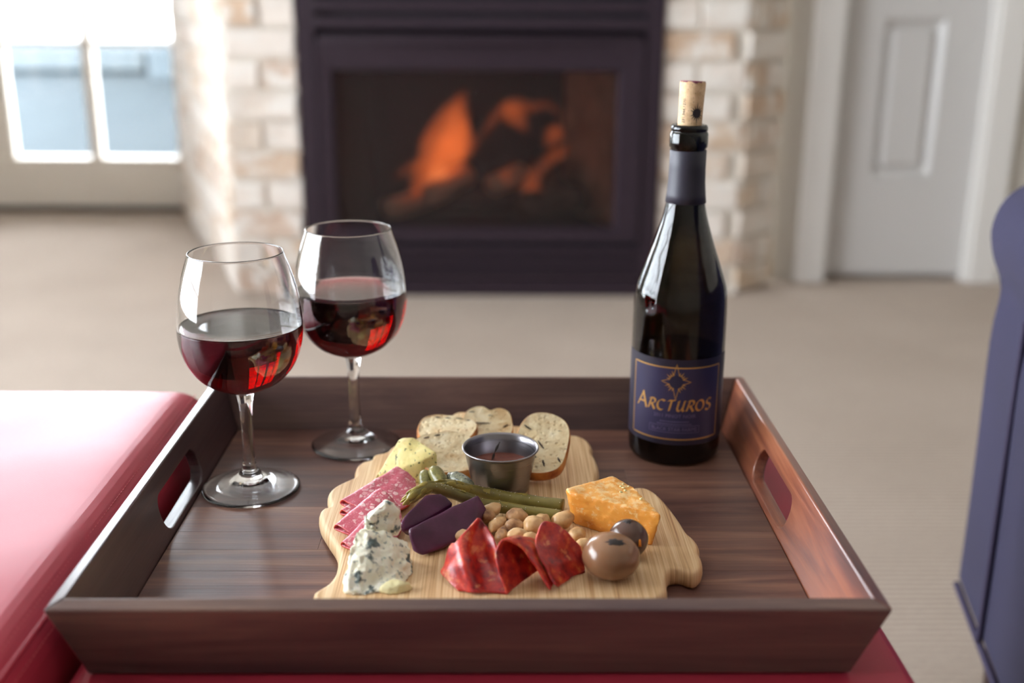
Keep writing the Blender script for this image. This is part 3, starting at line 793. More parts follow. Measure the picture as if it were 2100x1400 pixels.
# ------------------------------------------------------------------ wine bottle
BX, BY = 179.9, 141.2
bo = thing('wine_bottle', 'opened dark wine bottle with navy label, cork stuck back in its neck', 'bottle', (BX, BY, .2), R(-9.6))
outer = [(0, 16), (12, 12), (22, 5), (30, .8), (36, 0), (39.5, 1.2), (41.4, 5), (41.8, 12), (41.8, 60), (41.8, 105), (41.7, 128), (41.2, 146), (40, 156), (38, 163.5), (35.4, 171), (31.6, 182), (27.1, 194.5), (23.6, 205.5), (20.2, 216.5), (17.6, 227.5), (16.0, 238), (15.2, 250), (14.9, 276)]
op = outer[:8]+[(p.x, p.y) for p in catmull([(a, b, 0) for a, b in outer[7:]], 3)][1:]
lip = [(14.9, 277), (14.9, 279), (16.2, 280.5), (16.4, 284), (16.3, 291.5), (15.6, 293), (14.9, 293.6), (15.7, 294.4), (15.7, 297), (14.8, 298.6), (13.2, 299.2), (11.2, 298.8)]
inner = [(10.4, 297), (10.4, 240), (12.2, 226), (17.5, 213.5), (23, 199), (28, 185), (32.5, 172), (35.6, 163), (37.6, 152), (38.6, 138), (38.8, 125), (38.8, 20), (37.5, 12), (34, 9), (28, 10), (20, 16), (10, 21), (0, 22)]
obj('body', mesh('body', *lathe(op+lip+inner, 96), M_bottle), bo)
obj('wine', mesh('wine', *lathe([(0, 21.8), (10, 20.8), (20, 15.8), (28, 9.8), (34, 8.8), (37.6, 11.8), (38.95, 20), (38.95, 100.6), (38.3, 100.2), (36.5, 100), (0, 100)], 72), M_wine), bo, label='dark red wine left in the bottle')
cap = [(17.4, 232.5), (16.5, 240), (15.7, 250), (15.35, 262), (15.35, 277.2), (15.0, 277.6)]
o = obj('capsule', mesh('capsule', *lathe(cap, 64), M_capsule), bo, label='dark slate foil sleeve'); mod(o, 'SOLIDIFY', thickness=.0003, offset=1)
ck = obj('cork', mesh('cork', *lathe([(0, -34), (9.6, -34), (10.3, -32), (10.2, 0), (10.4, 20), (11.0, 38.2), (10.4, 39.6), (0, 39.8)], 48), M_cork), bo, (0, 0, .2955), (R(-2), R(1.5), 0), 'printed cork with wine-stained end')
RL = 42.0
def wrap(poly_pts, r):                         # (u, v) on the label -> point on the bottle's wall, u = 0 faces -y
    return [(r*math.sin(u/r), -r*math.cos(u/r), v) for u, v in poly_pts]
def patch(name, u0, u1, v0, v1, r, mat, par, n=40, label=None):
    V, F = [], []
    for i in range(n+1):
        u = u0+(u1-u0)*i/n; V += wrap([(u, v0), (u, v1)], r)
    F = [(2*i, 2*i+2, 2*i+3, 2*i+1) for i in range(n)]
    return obj(name, mesh(name, V, F, mat), par, label=label)
lab = patch('front_label', -62, 62, 21.5, 101, RL, M_labelpaper, bo, label='navy paper label with a gold-framed blue panel')
patch('label_panel', -43.6, 43.6, 27.2, 93.2, RL+.08, M_labelpanel, lab)
def ribbonpoly(pts, wid, closed=False):
    """flat ribbon of width wid along 2-D points -> verts2d, faces"""
    n = len(pts); V, F = [], []
    for i, p in enumerate(pts):
        a = pts[(i-1) % n] if closed or i > 0 else p; b = pts[(i+1) % n] if closed or i < n-1 else p
        dx, dy = b[0]-a[0], b[1]-a[1]; L = math.hypot(dx, dy) or 1; nx, ny = -dy/L*wid/2, dx/L*wid/2
        V += [(p[0]+nx, p[1]+ny), (p[0]-nx, p[1]-ny)]
    for i in range(n if closed else n-1):
        j = (i+1) % n; F.append((2*i, 2*i+1, 2*j+1, 2*j))
    return V, F
def nib(pts, wd, ang=35, mn=.3):
    """broad-pen stroke"""
    ca, sa = math.cos(R(ang))*wd/2, math.sin(R(ang))*wd/2; V, F = [], []
    n = len(pts)
    for i, p in enumerate(pts):
        a, b = pts[max(i-1, 0)], pts[min(i+1, n-1)]; dx, dy = b[0]-a[0], b[1]-a[1]; L = math.hypot(dx, dy) or 1
        nx, ny = -dy/L, dx/L; s_ = 1 if nx*ca+ny*sa >= 0 else -1
        V += [(p[0]+s_*ca+nx*mn, p[1]+s_*sa+ny*mn), (p[0]-s_*ca-nx*mn, p[1]-s_*sa-ny*mn)]
    for i in range(n-1): F.append((2*i, 2*i+1, 2*i+3, 2*i+2))
    return V, F
def print2d(name, vfs, r, mat, par, label=None, wrapf=None):
    V, F = join(*vfs)
    V = wrapf(V) if wrapf else wrap(V, r)
    o = obj(name, mesh(name, V, F, mat, False), par, label=label); mod(o, 'SOLIDIFY', thickness=.00006, offset=0); return o
def seg(a, b, n=12): return [(a[0]+(b[0]-a[0])*i/n, a[1]+(b[1]-a[1])*i/n) for i in range(n+1)]
bd = seg((-44, 26.8), (44, 26.8), 40)[:-1]+seg((44, 26.8), (44, 93.6), 4)[:-1]+seg((44, 93.6), (-44, 93.6), 40)[:-1]+seg((-44, 93.6), (-44, 26.8), 4)[:-1]
print2d('gold_border', [ribbonpoly(bd, 1.15, True)], RL+.14, M_gold, lab)
# star emblem: four long points, a ring of short rays, dark centre
def star(cu, cv, sx, sy, line=.55, hub=6.2):
    vf = []
    for k in range(4):
        a = R(90*k); L = (sy if k % 2 else sx) ; ux, uy = math.cos(a), math.sin(a); px, py = -uy, ux
        b = 2.6; pts = [(cu+ux*hub*.9+px*b, cv+uy*hub*.9+py*b), (cu+ux*L, cv+uy*L), (cu+ux*hub*.9-px*b, cv+uy*hub*.9-py*b)]
        vf.append(ribbonpoly(seg(pts[0], pts[1], 5)+seg(pts[1], pts[2], 5)[1:], line))
    for k in range(24):
        a = R(15*k+7.5)
        if min(abs((math.degrees(a) % 90)), 90-(math.degrees(a) % 90)) < 10: continue
        L = 9.6+1.6*(k % 2); ux, uy = math.cos(a), math.sin(a); px, py = -uy, ux
        V = [(cu+ux*hub+px*.75, cv+uy*hub+py*.75), (cu+ux*hub-px*.75, cv+uy*hub-py*.75), (cu+ux*L, cv+uy*L)]
        vf.append((V, [(0, 1, 2)]))
    return vf
print2d('star_emblem', star(0, 80.8, 13.2, 16.4), RL+.20, M_gold, lab)
hubp = [(6.3*math.cos(R(10*i)), 80.8+6.3*math.sin(R(10*i))) for i in range(36)]
print2d('emblem_centre', [([(0, 80.8)]+hubp, [(0, i+1, (i+1) % 36+1) for i in range(36)])], RL+.17, M_labeldark, lab)
# the name in broad-pen capitals
def arc(cx, cy, rx, ry, a0, a1, n=14): return [(cx+rx*math.cos(R(a0+(a1-a0)*i/n)), cy+ry*math.sin(R(a0+(a1-a0)*i/n))) for i in range(n+1)]
L_A = [seg((0, -.03), (.42, 1.0)), seg((.36, 1.02), (.80, -.06)), seg((.12, .33), (.62, .33))]
L_R = [seg((.02, -.02), (.2, .86)), seg((.0, .80), (.12, .9), 4)+arc(.32, .68, .26, .24, 110, -80), arc(.32, .68, .26, .24, -80, -110, 4)+seg((.27, .44), (.62, -.06))]
L_C = [arc(.42, .44, .36, .46, 50, 300)]
L_T = [[(0, .80), (.12, .90), (.4, .90), (.66, .96)], seg((.34, .9), (.22, -.04))]
L_U = [[(.06, .80), (.18, .90), (.14, .55), (.1, .25), (.16, .04), (.32, -.02), (.46, .1), (.58, .4)], [(.66, .92), (.6, .5), (.56, .1), (.68, -.03)]]
L_O = [arc(.4, .44, .36, .46, 60, 420, 24)]
L_S = [arc(.34, .66, .22, .24, 40, 220, 10)+arc(.30, .2, .24, .25, 60, -150, 12)]
u = -37.8; vf = []
for ltr, wdt, hh in ((L_A, .86, 13.6), (L_R, .66, 10.5), (L_C, .80, 10.5), (L_T, .68, 10.5), (L_U, .80, 10.5), (L_R, .66, 10.5), (L_O, .84, 10.5), (L_S, .6, 11)):
    for stk in ltr: vf.append(nib([(u+px*hh+py*hh*.12, 54.0+py*hh) for px, py in stk], 1.75, 35, .22))
    u += wdt*hh+1.05
print2d('brand_lettering', vf, RL+.2, M_gold, lab)
def text2d(txt, size, align='CENTER', sx=1.0):
    cu = bpy.data.curves.new('txt', 'FONT'); cu.body = txt; cu.size = size; cu.align_x = align; cu.resolution_u = 2
    o = bpy.data.objects.new('txt', cu); COL.objects.link(o)
    me = o.to_mesh(); V = [(v.co.x*sx, v.co.y) for v in me.vertices]; F = [tuple(p.vertices) for p in me.polygons]
    o.to_mesh_clear(); bpy.data.objects.remove(o); bpy.data.curves.remove(cu); return V, F
def at(vf, u, v): return [(a+u, b+v) for a, b in vf[0]], vf[1]
print2d('vintage_lettering', [at(text2d('2011 PINOT NOIR', 4.6, sx=1.05), 0, 47.3)], RL+.16, M_muted, lab)
vf = []
for v, L in ((43.6, 13), (41.2, 15.5)):
    x = -L
    while x < L:
        dx = rnd.uniform(.8, 2.2); vf.append(ribbonpoly([(x, v), (min(L, x+dx), v)], .8)); x += dx+.45
print2d('small_print', vf, RL+.16, M_muted, lab)
bxs = [(-23, 33.2), (23, 33.2), (23, 39.4), (-23, 39.4)]
bxs = seg(bxs[0], bxs[1], 16)[:-1]+seg(bxs[1], bxs[2], 2)[:-1]+seg(bxs[2], bxs[3], 16)[:-1]+seg(bxs[3], bxs[0], 2)[:-1]
print2d('boxed_lettering', [ribbonpoly(bxs, .4, True), at(text2d('BLACK STAR FARMS', 4.7, sx=1.0), 0, 34.7)], RL+.16, M_muted, lab)
# print on the cork: a phone number running up and a dark sunburst
def cwrap(V): return [(10.55*math.sin(u_/10.5), -10.55*math.cos(u_/10.5), v_) for u_, v_ in V]
nv = text2d('231.944.1270', 3.7, 'LEFT')
nv = [(-b-5.0, a+5) for a, b in nv[0]], nv[1]
l2 = ribbonpoly([(-9.6, 4), (-9.6, 36)], .3)
print2d('cork_number', [nv], 0, M_ink, ck, wrapf=cwrap)
def burst(cu, cv):
    vf = [([(cu, cv)]+[(cu+3.9*math.cos(R(20*i)), cv+3.9*math.sin(R(20*i))) for i in range(18)], [(0, i+1, (i+1) % 18+1) for i in range(18)])]
    for k in range(16):
        a = R(22.5*k); L = 9.6 if k % 4 == 0 else 6.8; ux, uy = math.cos(a), math.sin(a); px, py = -uy, ux
        vf.append(([(cu+ux*3+px*.6, cv+uy*3+py*.6), (cu+ux*3-px*.6, cv+uy*3-py*.6), (cu+ux*L, cv+uy*L)], [(0, 1, 2)]))
    return vf
print2d('cork_sunburst', burst(5.6, 13.5), 0, M_ink, ck, wrapf=cwrap)
# ------------------------------------------------------------------ bamboo serving board
BT = 14.0
outl = [(-109, -148), (-100.7, -129.8), (-97.8, -111.0), (-100.9, -84.6), (-110.6, -61.3), (-120.0, -38.7), (-123.9, -21.3), (-122.4, -12.0), (-118.1, -8.4), (-120.3, 2.9), (-122.3, 15), (-120, 27),
        (-113.9, 37.1), (-105.0, 49.1), (-105.9, 60), (-105.7, 70.8), (-102.5, 80.0), (-94.8, 86.9), (-93.3, 96.8), (-83.6, 103.5), (-78, 118), (-66, 130), (-50, 141), (-30, 150), (-8, 158), (14, 165), (34, 168.2), (56, 160), (70, 149),
        (82.5, 145), (92.3, 142.3), (99.7, 131.9), (102.8, 115.3), (101.5, 102.9), (103.8, 88), (104.6, 65.7), (101.6, 45), (99.9, 28), (98.8, 8), (101, 0), (107, 2), (114, 14), (122, 23), (130.9, 28.2), (139.5, 27.5), (146.6, 18.8), (151.6, 3.5), (156.1, -17.4), (159.2, -35.8), (161.5, -53.4), (165.4, -64.3), (166.9, -76.4), (164.7, -86.7), (165.5, -94.0),
        (164.2, -105.3), (160.7, -114.3), (155.6, -118.4), (150.7, -116.6), (146.4, -113.0), (141.7, -113.6), (138.0, -117), (135, -128), (131, -148), (110, -162), (70, -168), (20, -170), (-40, -168), (-85, -162)]
bd_ = thing('cutting_board', 'pale bamboo cutting board with a scalloped wavy outline, lying in the tray', 'board', (0, 0, .2))
oc = [(p.x, p.y) for p in catmull([(x, y, 0) for x, y in outl], 4, True)]
N = len(oc)
area = sum(oc[i][0]*oc[(i+1) % N][1]-oc[(i+1) % N][0]*oc[i][1] for i in range(N))
if area < 0: oc.reverse()
def inset(pts, d):
    out = []
    for i in range(N):
        a, b = pts[i-2], pts[(i+2) % N]; dx, dy = b[0]-a[0], b[1]-a[1]; L = math.hypot(dx, dy) or 1
        out.append((pts[i][0]-dy/L*d, pts[i][1]+dx/L*d))
    return out
levels = [(4.0, 0), (1.8, .9), (.4, 3.2), (0, 6), (.3, 9.5), (1.3, 12.2), (2.7, 13.5), (4.4, BT-.2)]
V, F = [], []
for d_, z in levels: V += [(x, y, z) for x, y in inset(oc, d_)]
for j in range(len(levels)-1):
    F += [(j*N+i, j*N+(i+1) % N, (j+1)*N+(i+1) % N, (j+1)*N+i) for i in range(N)]
F += [tuple(range(N-1, -1, -1)), tuple((len(levels)-1)*N+i for i in range(N))]
me = autosmooth(mesh('board_body', V, F, M_bamboo), 50)
obj('board_body', me, bd_)
B = BT+.2

# ------------------------------------------------------------------ bread
def bread(name, label, loc, tilt, rz, W_, H_, th_, seed, lean=0, marks=(), notch=0):
    """slice: flat face local +z; outline W x H in local x, y; tilt raises the far edge"""
    b = thing(name, label, 'bread', loc, 0, 'toasted bread slices at the back of the board')
    b.rotation_euler = (Matrix.Rotation(rz, 3, 'Z') @ Matrix.Rotation(tilt, 3, 'X') @ Matrix.Rotation(lean, 3, 'Y')).to_euler()
    rr = random.Random(seed); n = 56; prof = []
    for i in range(n):
        a = 2*math.pi*i/n; c_, s_ = math.cos(a), math.sin(a)
        r = 1/((abs(c_)**2.6+abs(s_)**2.6)**(1/2.6))
        r *= 1+.06*noise.noise(Vector((c_*1.3, s_*1.3, seed)))
        if notch: r *= 1-notch*math.exp(-((math.degrees(a)-80)/14)**2)
        prof.append((c_*r*W_/2, s_*r*H_/2+H_/2))
    cx, cy = 0, H_/2
    def ring(f, z): return [(cx+(x-cx)*f, cy+(y-cy)*f, z) for x, y in prof]
    # crust: band round the edge; crumb: both faces
    V = ring(.965, 0)+ring(1.0, 1.2)+ring(1.015, th_*.5)+ring(1.0, th_-1.0)+ring(.972, th_); m = 5
    F = [(j*n+i, j*n+(i+1) % n, (j+1)*n+(i+1) % n, (j+1)*n+i) for j in range(m-1) for i in range(n)]
    obj('crust', mesh('crust', V, F, M_crust), b)
    V, F = [], []
    fs = [.974, .9, .75, .55, .3]
    for z, sg in ((th_-.1, 1), (.1, -1)):
        o0 = len(V)
        for f in fs:
            for x, y, _ in ring(f, 0):
                h = noise.noise(Vector((x*.16, y*.16, seed*3)))*.9+noise.noise(Vector((x*.5, y*.5, seed)))*.5
                V.append((x, y, z+sg*(h-.3)*min(1, (1-f)*8)))
        V.append((cx, cy, z)); c0 = len(V)-1
        for j in range(len(fs)-1):
            for i in range(n):
                q = (o0+j*n+i, o0+j*n+(i+1) % n, o0+(j+1)*n+(i+1) % n, o0+(j+1)*n+i); F.append(q if sg > 0 else q[::-1])
        for i in range(n):
            q = (o0+4*n+i, o0+4*n+(i+1) % n, c0); F.append(q if sg > 0 else q[::-1])
    o = obj('crumb', mesh('crumb', V, F, M_crumb), b)
    for (x0, y0, x1, y1) in marks:
        p, q = Vector((x0*W_/2, H_/2+y0*H_/2, th_+.1)), Vector((x1*W_/2, H_/2+y1*H_/2, th_+.1))
        V, F = tube([p.lerp(q, i/8)+Vector((noise.noise(Vector((i*.9, seed, x0)))*.8, noise.noise(Vector((i, x0*5, seed)))*.8, 0)) for i in range(9)], lambda t_: .8*math.sin(math.pi*min(.95, max(.08, t_)))**.6, 7, .4)
        obj('grill_mark', mesh('grill_mark', V, F, M_char), b)
    return b
bread('bread_slice', 'toasted bread slice propped right of the steel cup, whole oval face showing', (51, 37, B), R(29), R(-8), 46, 67, 11, 2,
      marks=((-.75, .55, -.45, .4), (-.15, .05, .1, -.2), (.1, -.55, .2, -.75), (.65, -.45, .75, -.6), (-.3, -.3, -.15, -.5)))
bread('bread_slice', 'toasted bread slice lying between the herbed cheese and the steel cup', (-14, 36, B), R(12), R(24), 60, 62, 11, 5, marks=((-.45, .8, -.25, .83), (-.1, .84, .1, .86)))
bread('bread_slice', 'toasted bread slice with a notched top, directly behind the steel cup', (8, 97, B+4), R(26), R(2), 46, 44, 11, 8, notch=.24,
      marks=((-.85, .2, -.55, .12), (-.5, .02, .1, -.02), (.8, -.1, .6, -.25)))
bread('bread_slice', 'toasted bread slice behind the herbed cheese, low in the pile', (-33, 84, B+7), R(12), R(-14), 52, 44, 11, 11, marks=((-.6, .72, -.42, .73), (-.25, .74, -.05, .76), (.15, .77, .38, .79)))
bread('bread_slice', 'rearmost toasted bread slice at the left, its top edge showing', (-37, 102, B+2), R(19), R(-8), 40, 36, 11, 14, marks=((-.7, .2, -.45, .21), (-.25, .22, 0, .22), (.2, .23, .5, .24)))
bread('bread_slice', 'small piece of bread slice peeking out left of the notched slice', (-17, 112, B), R(26), R(-14), 32, 34, 11, 17)

# ------------------------------------------------------------------ steel cup with sauce
rc = thing('sauce_cup', 'small round stainless steel cup of brown mustard, middle of the board', 'cup', (19, 24, B))
pr = [(0, 1.2), (18, 1.2), (20.5, .4), (22.2, 0), (22.9, .8), (24.2, 8), (29.2, 33.6), (29.9, 35.2), (31.0, 35.9), (31.5, 36.7), (31.0, 37.5), (30.1, 37.3), (29.1, 35.6), (28.2, 32), (23.2, 7), (21.8, 2.6), (19, 2.0), (0, 2.0)]
obj('cup_body', mesh('cup_body', *lathe(pr, 96), M_steel), rc)
V, F = lathe([(0, 23.0), (6, 23.2), (12, 22.6), (18, 22.4), (23, 21.4), (26.1, 21.2)], 48)
V = [(x, y, z+noise.noise(Vector((x*.12, y*.12, 2)))*2.2*max(0, 1-math.hypot(x, y)/27)) for x, y, z in V]
obj('sauce', mesh('sauce', V, [f[::-1] for f in F], M_sauce), rc, label='grainy brown mustard')
V, F = tube(catmull([(-7, 6, 22.5), (-5.5, 9, 26), (-4.5, 11, 28), (-2, 15, 32), (-.5, 16.5, 34.5)], 5), lambda t_: .35+.75*math.sin(t_*7)**2, 7)
hs = thing('herb_sprig', 'thin dark dried herb sprig standing in the mustard', 'herb', (19, 24, B))
obj('stalk', mesh('stalk', V, F, M_sprig), hs)
# ------------------------------------------------------------------ cheeses
def solid(name, label, cat, loc, pts, mat, part, group=None, **kw):
    t_ = thing(name, label, cat, loc, 0, group)
    return t_, obj(part, chunk(part, shift(pts, loc), mat, **kw), t_)
z = B
solid('herbed_cheese_wedge', 'pale yellow cheese wedge flecked with herbs, left of the bread', 'cheese', (-58, 52, B),
      [(-85, 45, z), (-62, 35, z), (-46, 34, z), (-33, 40, z), (-52, 74, z), (-68, 76, z), (-84, 45, 18), (-66, 39, 26), (-47, 36, 33.5), (-34, 41, 39), (-55, 70, 41), (-68, 71, 40)],
      M_herb, 'wedge', bev=1.6, cuts=16, amp=1.0, freq=.09, seed=2, amp2=.35, freq2=.4)
ced, _ = solid('cheddar_wedge', 'bright orange cheddar wedge with white crystals, at the right of the board', 'cheese', (100, -50, B),
      [(76, -42.5, z), (131, -77, z), (74, -34, z), (106, -14, z), (124, -30, z), (71.2, -44, 42.0), (137, -78, 39.5), (69.0, -37, 42), (107, -15, 43), (121.5, -33, 42)],
      M_cheddar, 'wedge', bev=1.3, cuts=22, amp=1.0, freq=.08, seed=5, amp2=.55, freq2=.35)
cr = []
for i in range(14):
    x, y = rnd.choice([(104, -24), (114, -33), (122, -52), (98, -30), (112, -44)]); x += rnd.uniform(-4, 4); y += rnd.uniform(-4, 4)
    zz = 41.9
    e = ellipsoid(rnd.uniform(.5, 1.5), rnd.uniform(.5, 1.2), rnd.uniform(.4, .7), .5, 1.2, i, 8, 6)
    cr.append(([(a+x-100, b_+y+50, c_+zz-B) for a, b_, c_ in e[0]], e[1]))
o = obj('crystal_crumbs', mesh('crystal_crumbs', *join(*cr), M_flake), ced); o['kind'] = 'stuff'
bl, _ = solid('blue_cheese_chunk', 'big crumbly chunk of blue-veined white cheese at the front left of the board', 'cheese', (-67, -122, B),
      [(-89, -146.4, z), (-74.5, -150, z), (-48, -138, z), (-42, -113, z), (-46, -98, z), (-84, -100, z), (-84.5, -114, 43), (-80, -108, 45), (-61.5, -104, 39.5), (-69, -119, 35), (-48.5, -100, 30), (-77, -140, 22), (-88, -140, 20)],
      M_blue, 'chunk', group='blue cheese at the front left', bev=2.2, cuts=24, amp=3.0, freq=.10, seed=3, amp2=1.4, freq2=.32)
solid('blue_cheese_chunk', 'smaller rounded knob of blue cheese sitting on the big chunk\'s back', 'cheese', (-65, -99, 28),
      [(-77, -103, 44), (-74, -102, 51), (-63, -98, 59.5), (-55, -95, 55.5), (-52, -95, 47), (-54, -98, 36), (-75, -104, 40), (-76, -88, 34), (-54, -86, 34), (-62, -84, 54), (-72, -86, 50), (-66, -104, 34), (-60, -92, 28), (-70, -92, 28)],
      M_blue, 'chunk', group='blue cheese at the front left', bev=3.0, cuts=14, amp=2.6, freq=.13, seed=9, amp2=1.2, freq2=.35)
solid('cheese_flake', 'small flat yellow flake of cheese fallen off the blue cheese', 'cheese', (-52, -142, B),
      [(-65, -144, z), (-58, -149, z), (-45, -146, z), (-41, -139, z), (-55, -137, z), (-64, -144, 18), (-57, -147, 19), (-46, -144, 20), (-43, -139, 19), (-55, -138, 21)],
      M_flake, 'flake', bev=1.2, cuts=10, amp=1.2, freq=.15, seed=4, amp2=.5)
# ------------------------------------------------------------------ beets
solid('beet_slab', 'large dark purple beet slab lying in front', 'beet', (-20, -72, B),
      [(-49, -87, 33), (1.8, -45, 40.5), (8.6, -47, 30), (-2, -73, 22), (-38, -97, 16), (-45, -93, 18), (8, -36, 16), (-8, -68, z), (-36, -88, z), (-38, -62, z), (-2, -30, z), (2, -34, 34), (-44, -76, 28)],
      M_beet, 'slab', group='dark purple beet pieces', bev=1.8, cuts=16, amp=.7, freq=.08, seed=6)
solid('beet_slab', 'smaller dark purple beet wedge lying behind the large slab', 'beet', (-38, -60, B),
      [(-56, -80, 31), (-52.5, -74, 36.5), (-37, -56, 46), (-25, -50, 44.2), (-16.5, -52, 37), (-52, -82, 28), (-26, -58, 28), (-52, -62, z), (-30, -44, z), (-20, -46, z)],
      M_beet, 'slab', group='dark purple beet pieces', bev=1.8, cuts=12, amp=.7, freq=.09, seed=8)
# ------------------------------------------------------------------ asparagus
def spear(label, pts, rad, scales, salt, sd):
    base = pts[len(pts)//2]; b0 = (base[0], base[1], B)
    a = thing('asparagus_spear', label, 'asparagus', b0, 0, 'asparagus spears across the board')
    P = catmull(shift(pts, b0), 10); m = len(P)
    def rr(t_):
        tip = 1-t_
        return rad*min(1, .22+tip*6.5)*(1+.05*math.sin(t_*40))*(1.06 if (t_*5) % 1 < .06 else 1)
    obj('stalk', mesh('stalk', *tube(P, rr, 14), M_asp), a)
    rg = random.Random(sd)
    for k_ in range(scales):                           # overlapping bud scales of the head
        t_ = .985-.33*(k_/scales); i = min(m-2, int(t_*(m-1))); p = P[i]; d_ = (P[i+1]-P[max(0, i-1)]).normalized()
        s_ = d_.cross(Vector((0, 0, 1))).normalized(); u_ = s_.cross(d_); an = k_*2.4+rg.random()
        nrm = s_*math.cos(an)+u_*math.sin(an); c_ = p+nrm*rr(t_)*.86
        side_ = d_.cross(nrm)
        V, F = ellipsoid(1, 1, 1, nu=10, nv=8)
        L_, Wd = rad*1.1, rad*.5
        V = [tuple(c_+d_*(v[0]*L_)+side_*(v[1]*Wd*(1-.35*v[0]))+nrm*(v[2]*rad*.26+v[0]*.25)) for v in V]
        obj('bud_scale', mesh('bud_scale', V, F, M_asptip), a)
    for t_ in (.18, .40, .60):                          # triangular leaf bracts along the stalk
        i = int(t_*(m-1)); p = P[i]; d_ = (P[i+1]-P[i-1]).normalized(); s_ = d_.cross(Vector((0, 0, 1))).normalized(); u_ = s_.cross(d_)
        nrm = (s_*rg.uniform(-.2, .9)*-1+u_).normalized(); side_ = d_.cross(nrm); r_ = rr(t_)
        V = [tuple(p+nrm*(r_*1.03)-side_*r_*.42-d_*1), tuple(p+nrm*(r_*1.0)+side_*r_*.42-d_*1), tuple(p+nrm*(r_*1.03)+d_*r_*1.5), tuple(p+nrm*(r_*1.10))]
        o = obj('bract', mesh('bract', V, [(0, 1, 3), (1, 2, 3), (2, 0, 3)], M_asptip), a)
    gr = []
    for k_ in range(salt):
        t_ = rg.uniform(.02, .6); i = int(t_*(m-1)); p = P[i]; d_ = (P[min(i+1, m-1)]-P[max(0, i-1)]).normalized(); s_ = d_.cross(Vector((0, 0, 1))).normalized(); u_ = s_.cross(d_)
        an = rg.uniform(.5, 2.6); c_ = p-s_*math.cos(an)*rr(t_)*-1+u_*math.sin(an)*rr(t_)
        e = ellipsoid(.35, .35, .3, 0, 1, 0, 6, 4); gr.append(([tuple(Vector(v)+c_) for v in e[0]], e[1]))
    o = obj('salt_grains', mesh('salt_grains', *join(*gr), M_salt), a); o['kind'] = 'stuff'
spear('rear asparagus spear, touching the steel cup, salted', [(68.4, -20.3, 19.5), (35.9, -10.7, 20.0), (8.8, -6.2, 23.0), (-6.6, -11.9, 29.0), (-17.9, -18.6, 35.0), (-29.9, -27.3, 41.0)], 5.3, 16, 30, 1)
spear('front asparagus spear with a drooping tip, passing under the beets', [(65.6, -37.5, 19.0), (35.6, -29.3, 20.0), (7.1, -27.2, 24.0), (-7.9, -32.8, 32.0), (-22.7, -37.7, 40.0), (-35.3, -43.7, 46.0), (-42.4, -49.5, 45.0), (-47.6, -53.8, 43.0), (-52.3, -55.1, 40.0)], 4.6, 18, 26, 2)
# ------------------------------------------------------------------ cornichons
def cornichon(label, p, q, r, mat, sd):
    p, q = Vector(p), Vector(q); c_ = (p+q)/2; base = (c_.x, c_.y, B)
    a = thing('cornichon', label, 'pickle', base, 0, 'cornichons beside the herbed cheese')
    bend = Vector((0, 0, 2))
    path = [p.lerp(q, i/14)+bend*math.sin(math.pi*i/14)-Vector(base) for i in range(15)]
    V, F = tube(path, lambda t_: r*max(.02, (1-abs(2*t_-1)**3.2))**.5, 18)
    V = [tuple(Vector(v)+noise.noise_vector(Vector(v)*.5+Vector((sd, 0, 0)))*.55) for v in V]
    obj('pickle_body', mesh('pickle_body', V, F, mat), a)
    e = ellipsoid(1.0, 1.0, .6, .2, 1, sd, 8, 6)
    obj('stem_end', mesh('stem_end', [tuple(Vector(v)+Vector(path[0])) for v in e[0]], e[1], mat), a)
cornichon('dull olive cornichon standing against the herbed cheese, leftmost of the four', (-43, 22, 29), (-40, 4, 20), 6.0, M_corn, 1)
cornichon('brightest yellow-green cornichon, second from the left', (-37, 20, 33.5), (-25, -3, 24), 6.2, M_corn, 2)
cornichon('smallest cornichon, mostly hidden behind its neighbours', (-24, 19, 27), (-14, 5, 24), 4.8, M_corn2, 3)
cornichon('pale speckled cornichon nearest the steel cup', (-22, 11, 30), (-3, -10, 27), 6.6, M_corn2, 4)
# ------------------------------------------------------------------ salami
def meat(name, label, cat, grid, mat, thick, loc, group, edge=None, amp=.5, sd=0, nu=6, nv=6):
    a = thing(name, label, cat, loc, 0, group)
    g = [[(p[0]-loc[0], p[1]-loc[1], max(p[2], B+.4)-loc[2]) for p in row] for row in grid]
    V, F = sheet(g, nu, nv, amp, .12, sd)
    V = [(x, y, max(zz, B+.5-loc[2])) for x, y, zz in V]
    me = mesh('slice', V, F, mat); o = obj('slice', me, a)
    if edge: me.materials.append(edge)
    mod(o, 'SOLIDIFY', thickness=thick*MM, offset=0, material_offset_rim=1 if edge else 0); subd(o, 1); return a
GS = 'folded salami slices at the left'
def fold(p1, p2, across, rise, lo, n=5):
    """slice folded over the ridge p1-p2: under layer, rounded fold, upper layer falling away along 'across'"""
    p1, p2, ac = Vector(p1), Vector(p2), Vector(across); rows = []
    for i in range(n):
        s_ = i/(n-1); c_ = p1.lerp(p2, s_); wv = ac*(.35+.65*math.sin(math.pi*min(1, .22+s_*.72)))
        zr = Vector((0, 0, 1))
        rows.append([tuple(c_+wv*.95+zr*(lo-c_.z+.0)), tuple(c_+wv*.5+zr*(lo-c_.z+.4)), tuple(c_-wv*.00-ac.normalized()*1.5+zr*(-4.2)), tuple(c_), tuple(c_+wv*.22+zr*(-.6)), tuple(c_+wv*.55-zr*rise*.35), tuple(c_+wv*1.0-zr*rise)])
    return rows
meat('salami_slice', 'largest folded salami slice, rearmost, beside the herbed cheese', 'salami', fold((-106, -14, 21), (-66, 29, 31), (34, -27, 0), 6, 17), M_salami, 1.5, (-85, 0, B), GS, M_rind, .8, 1)
meat('salami_slice', 'folded salami slice in the middle, partly under the blue cheese', 'salami', fold((-105, -57, 21), (-75, -22, 35), (34, -28, 0), 10, 17), M_salami, 1.5, (-85, -45, B), GS, M_rind, .8, 2)
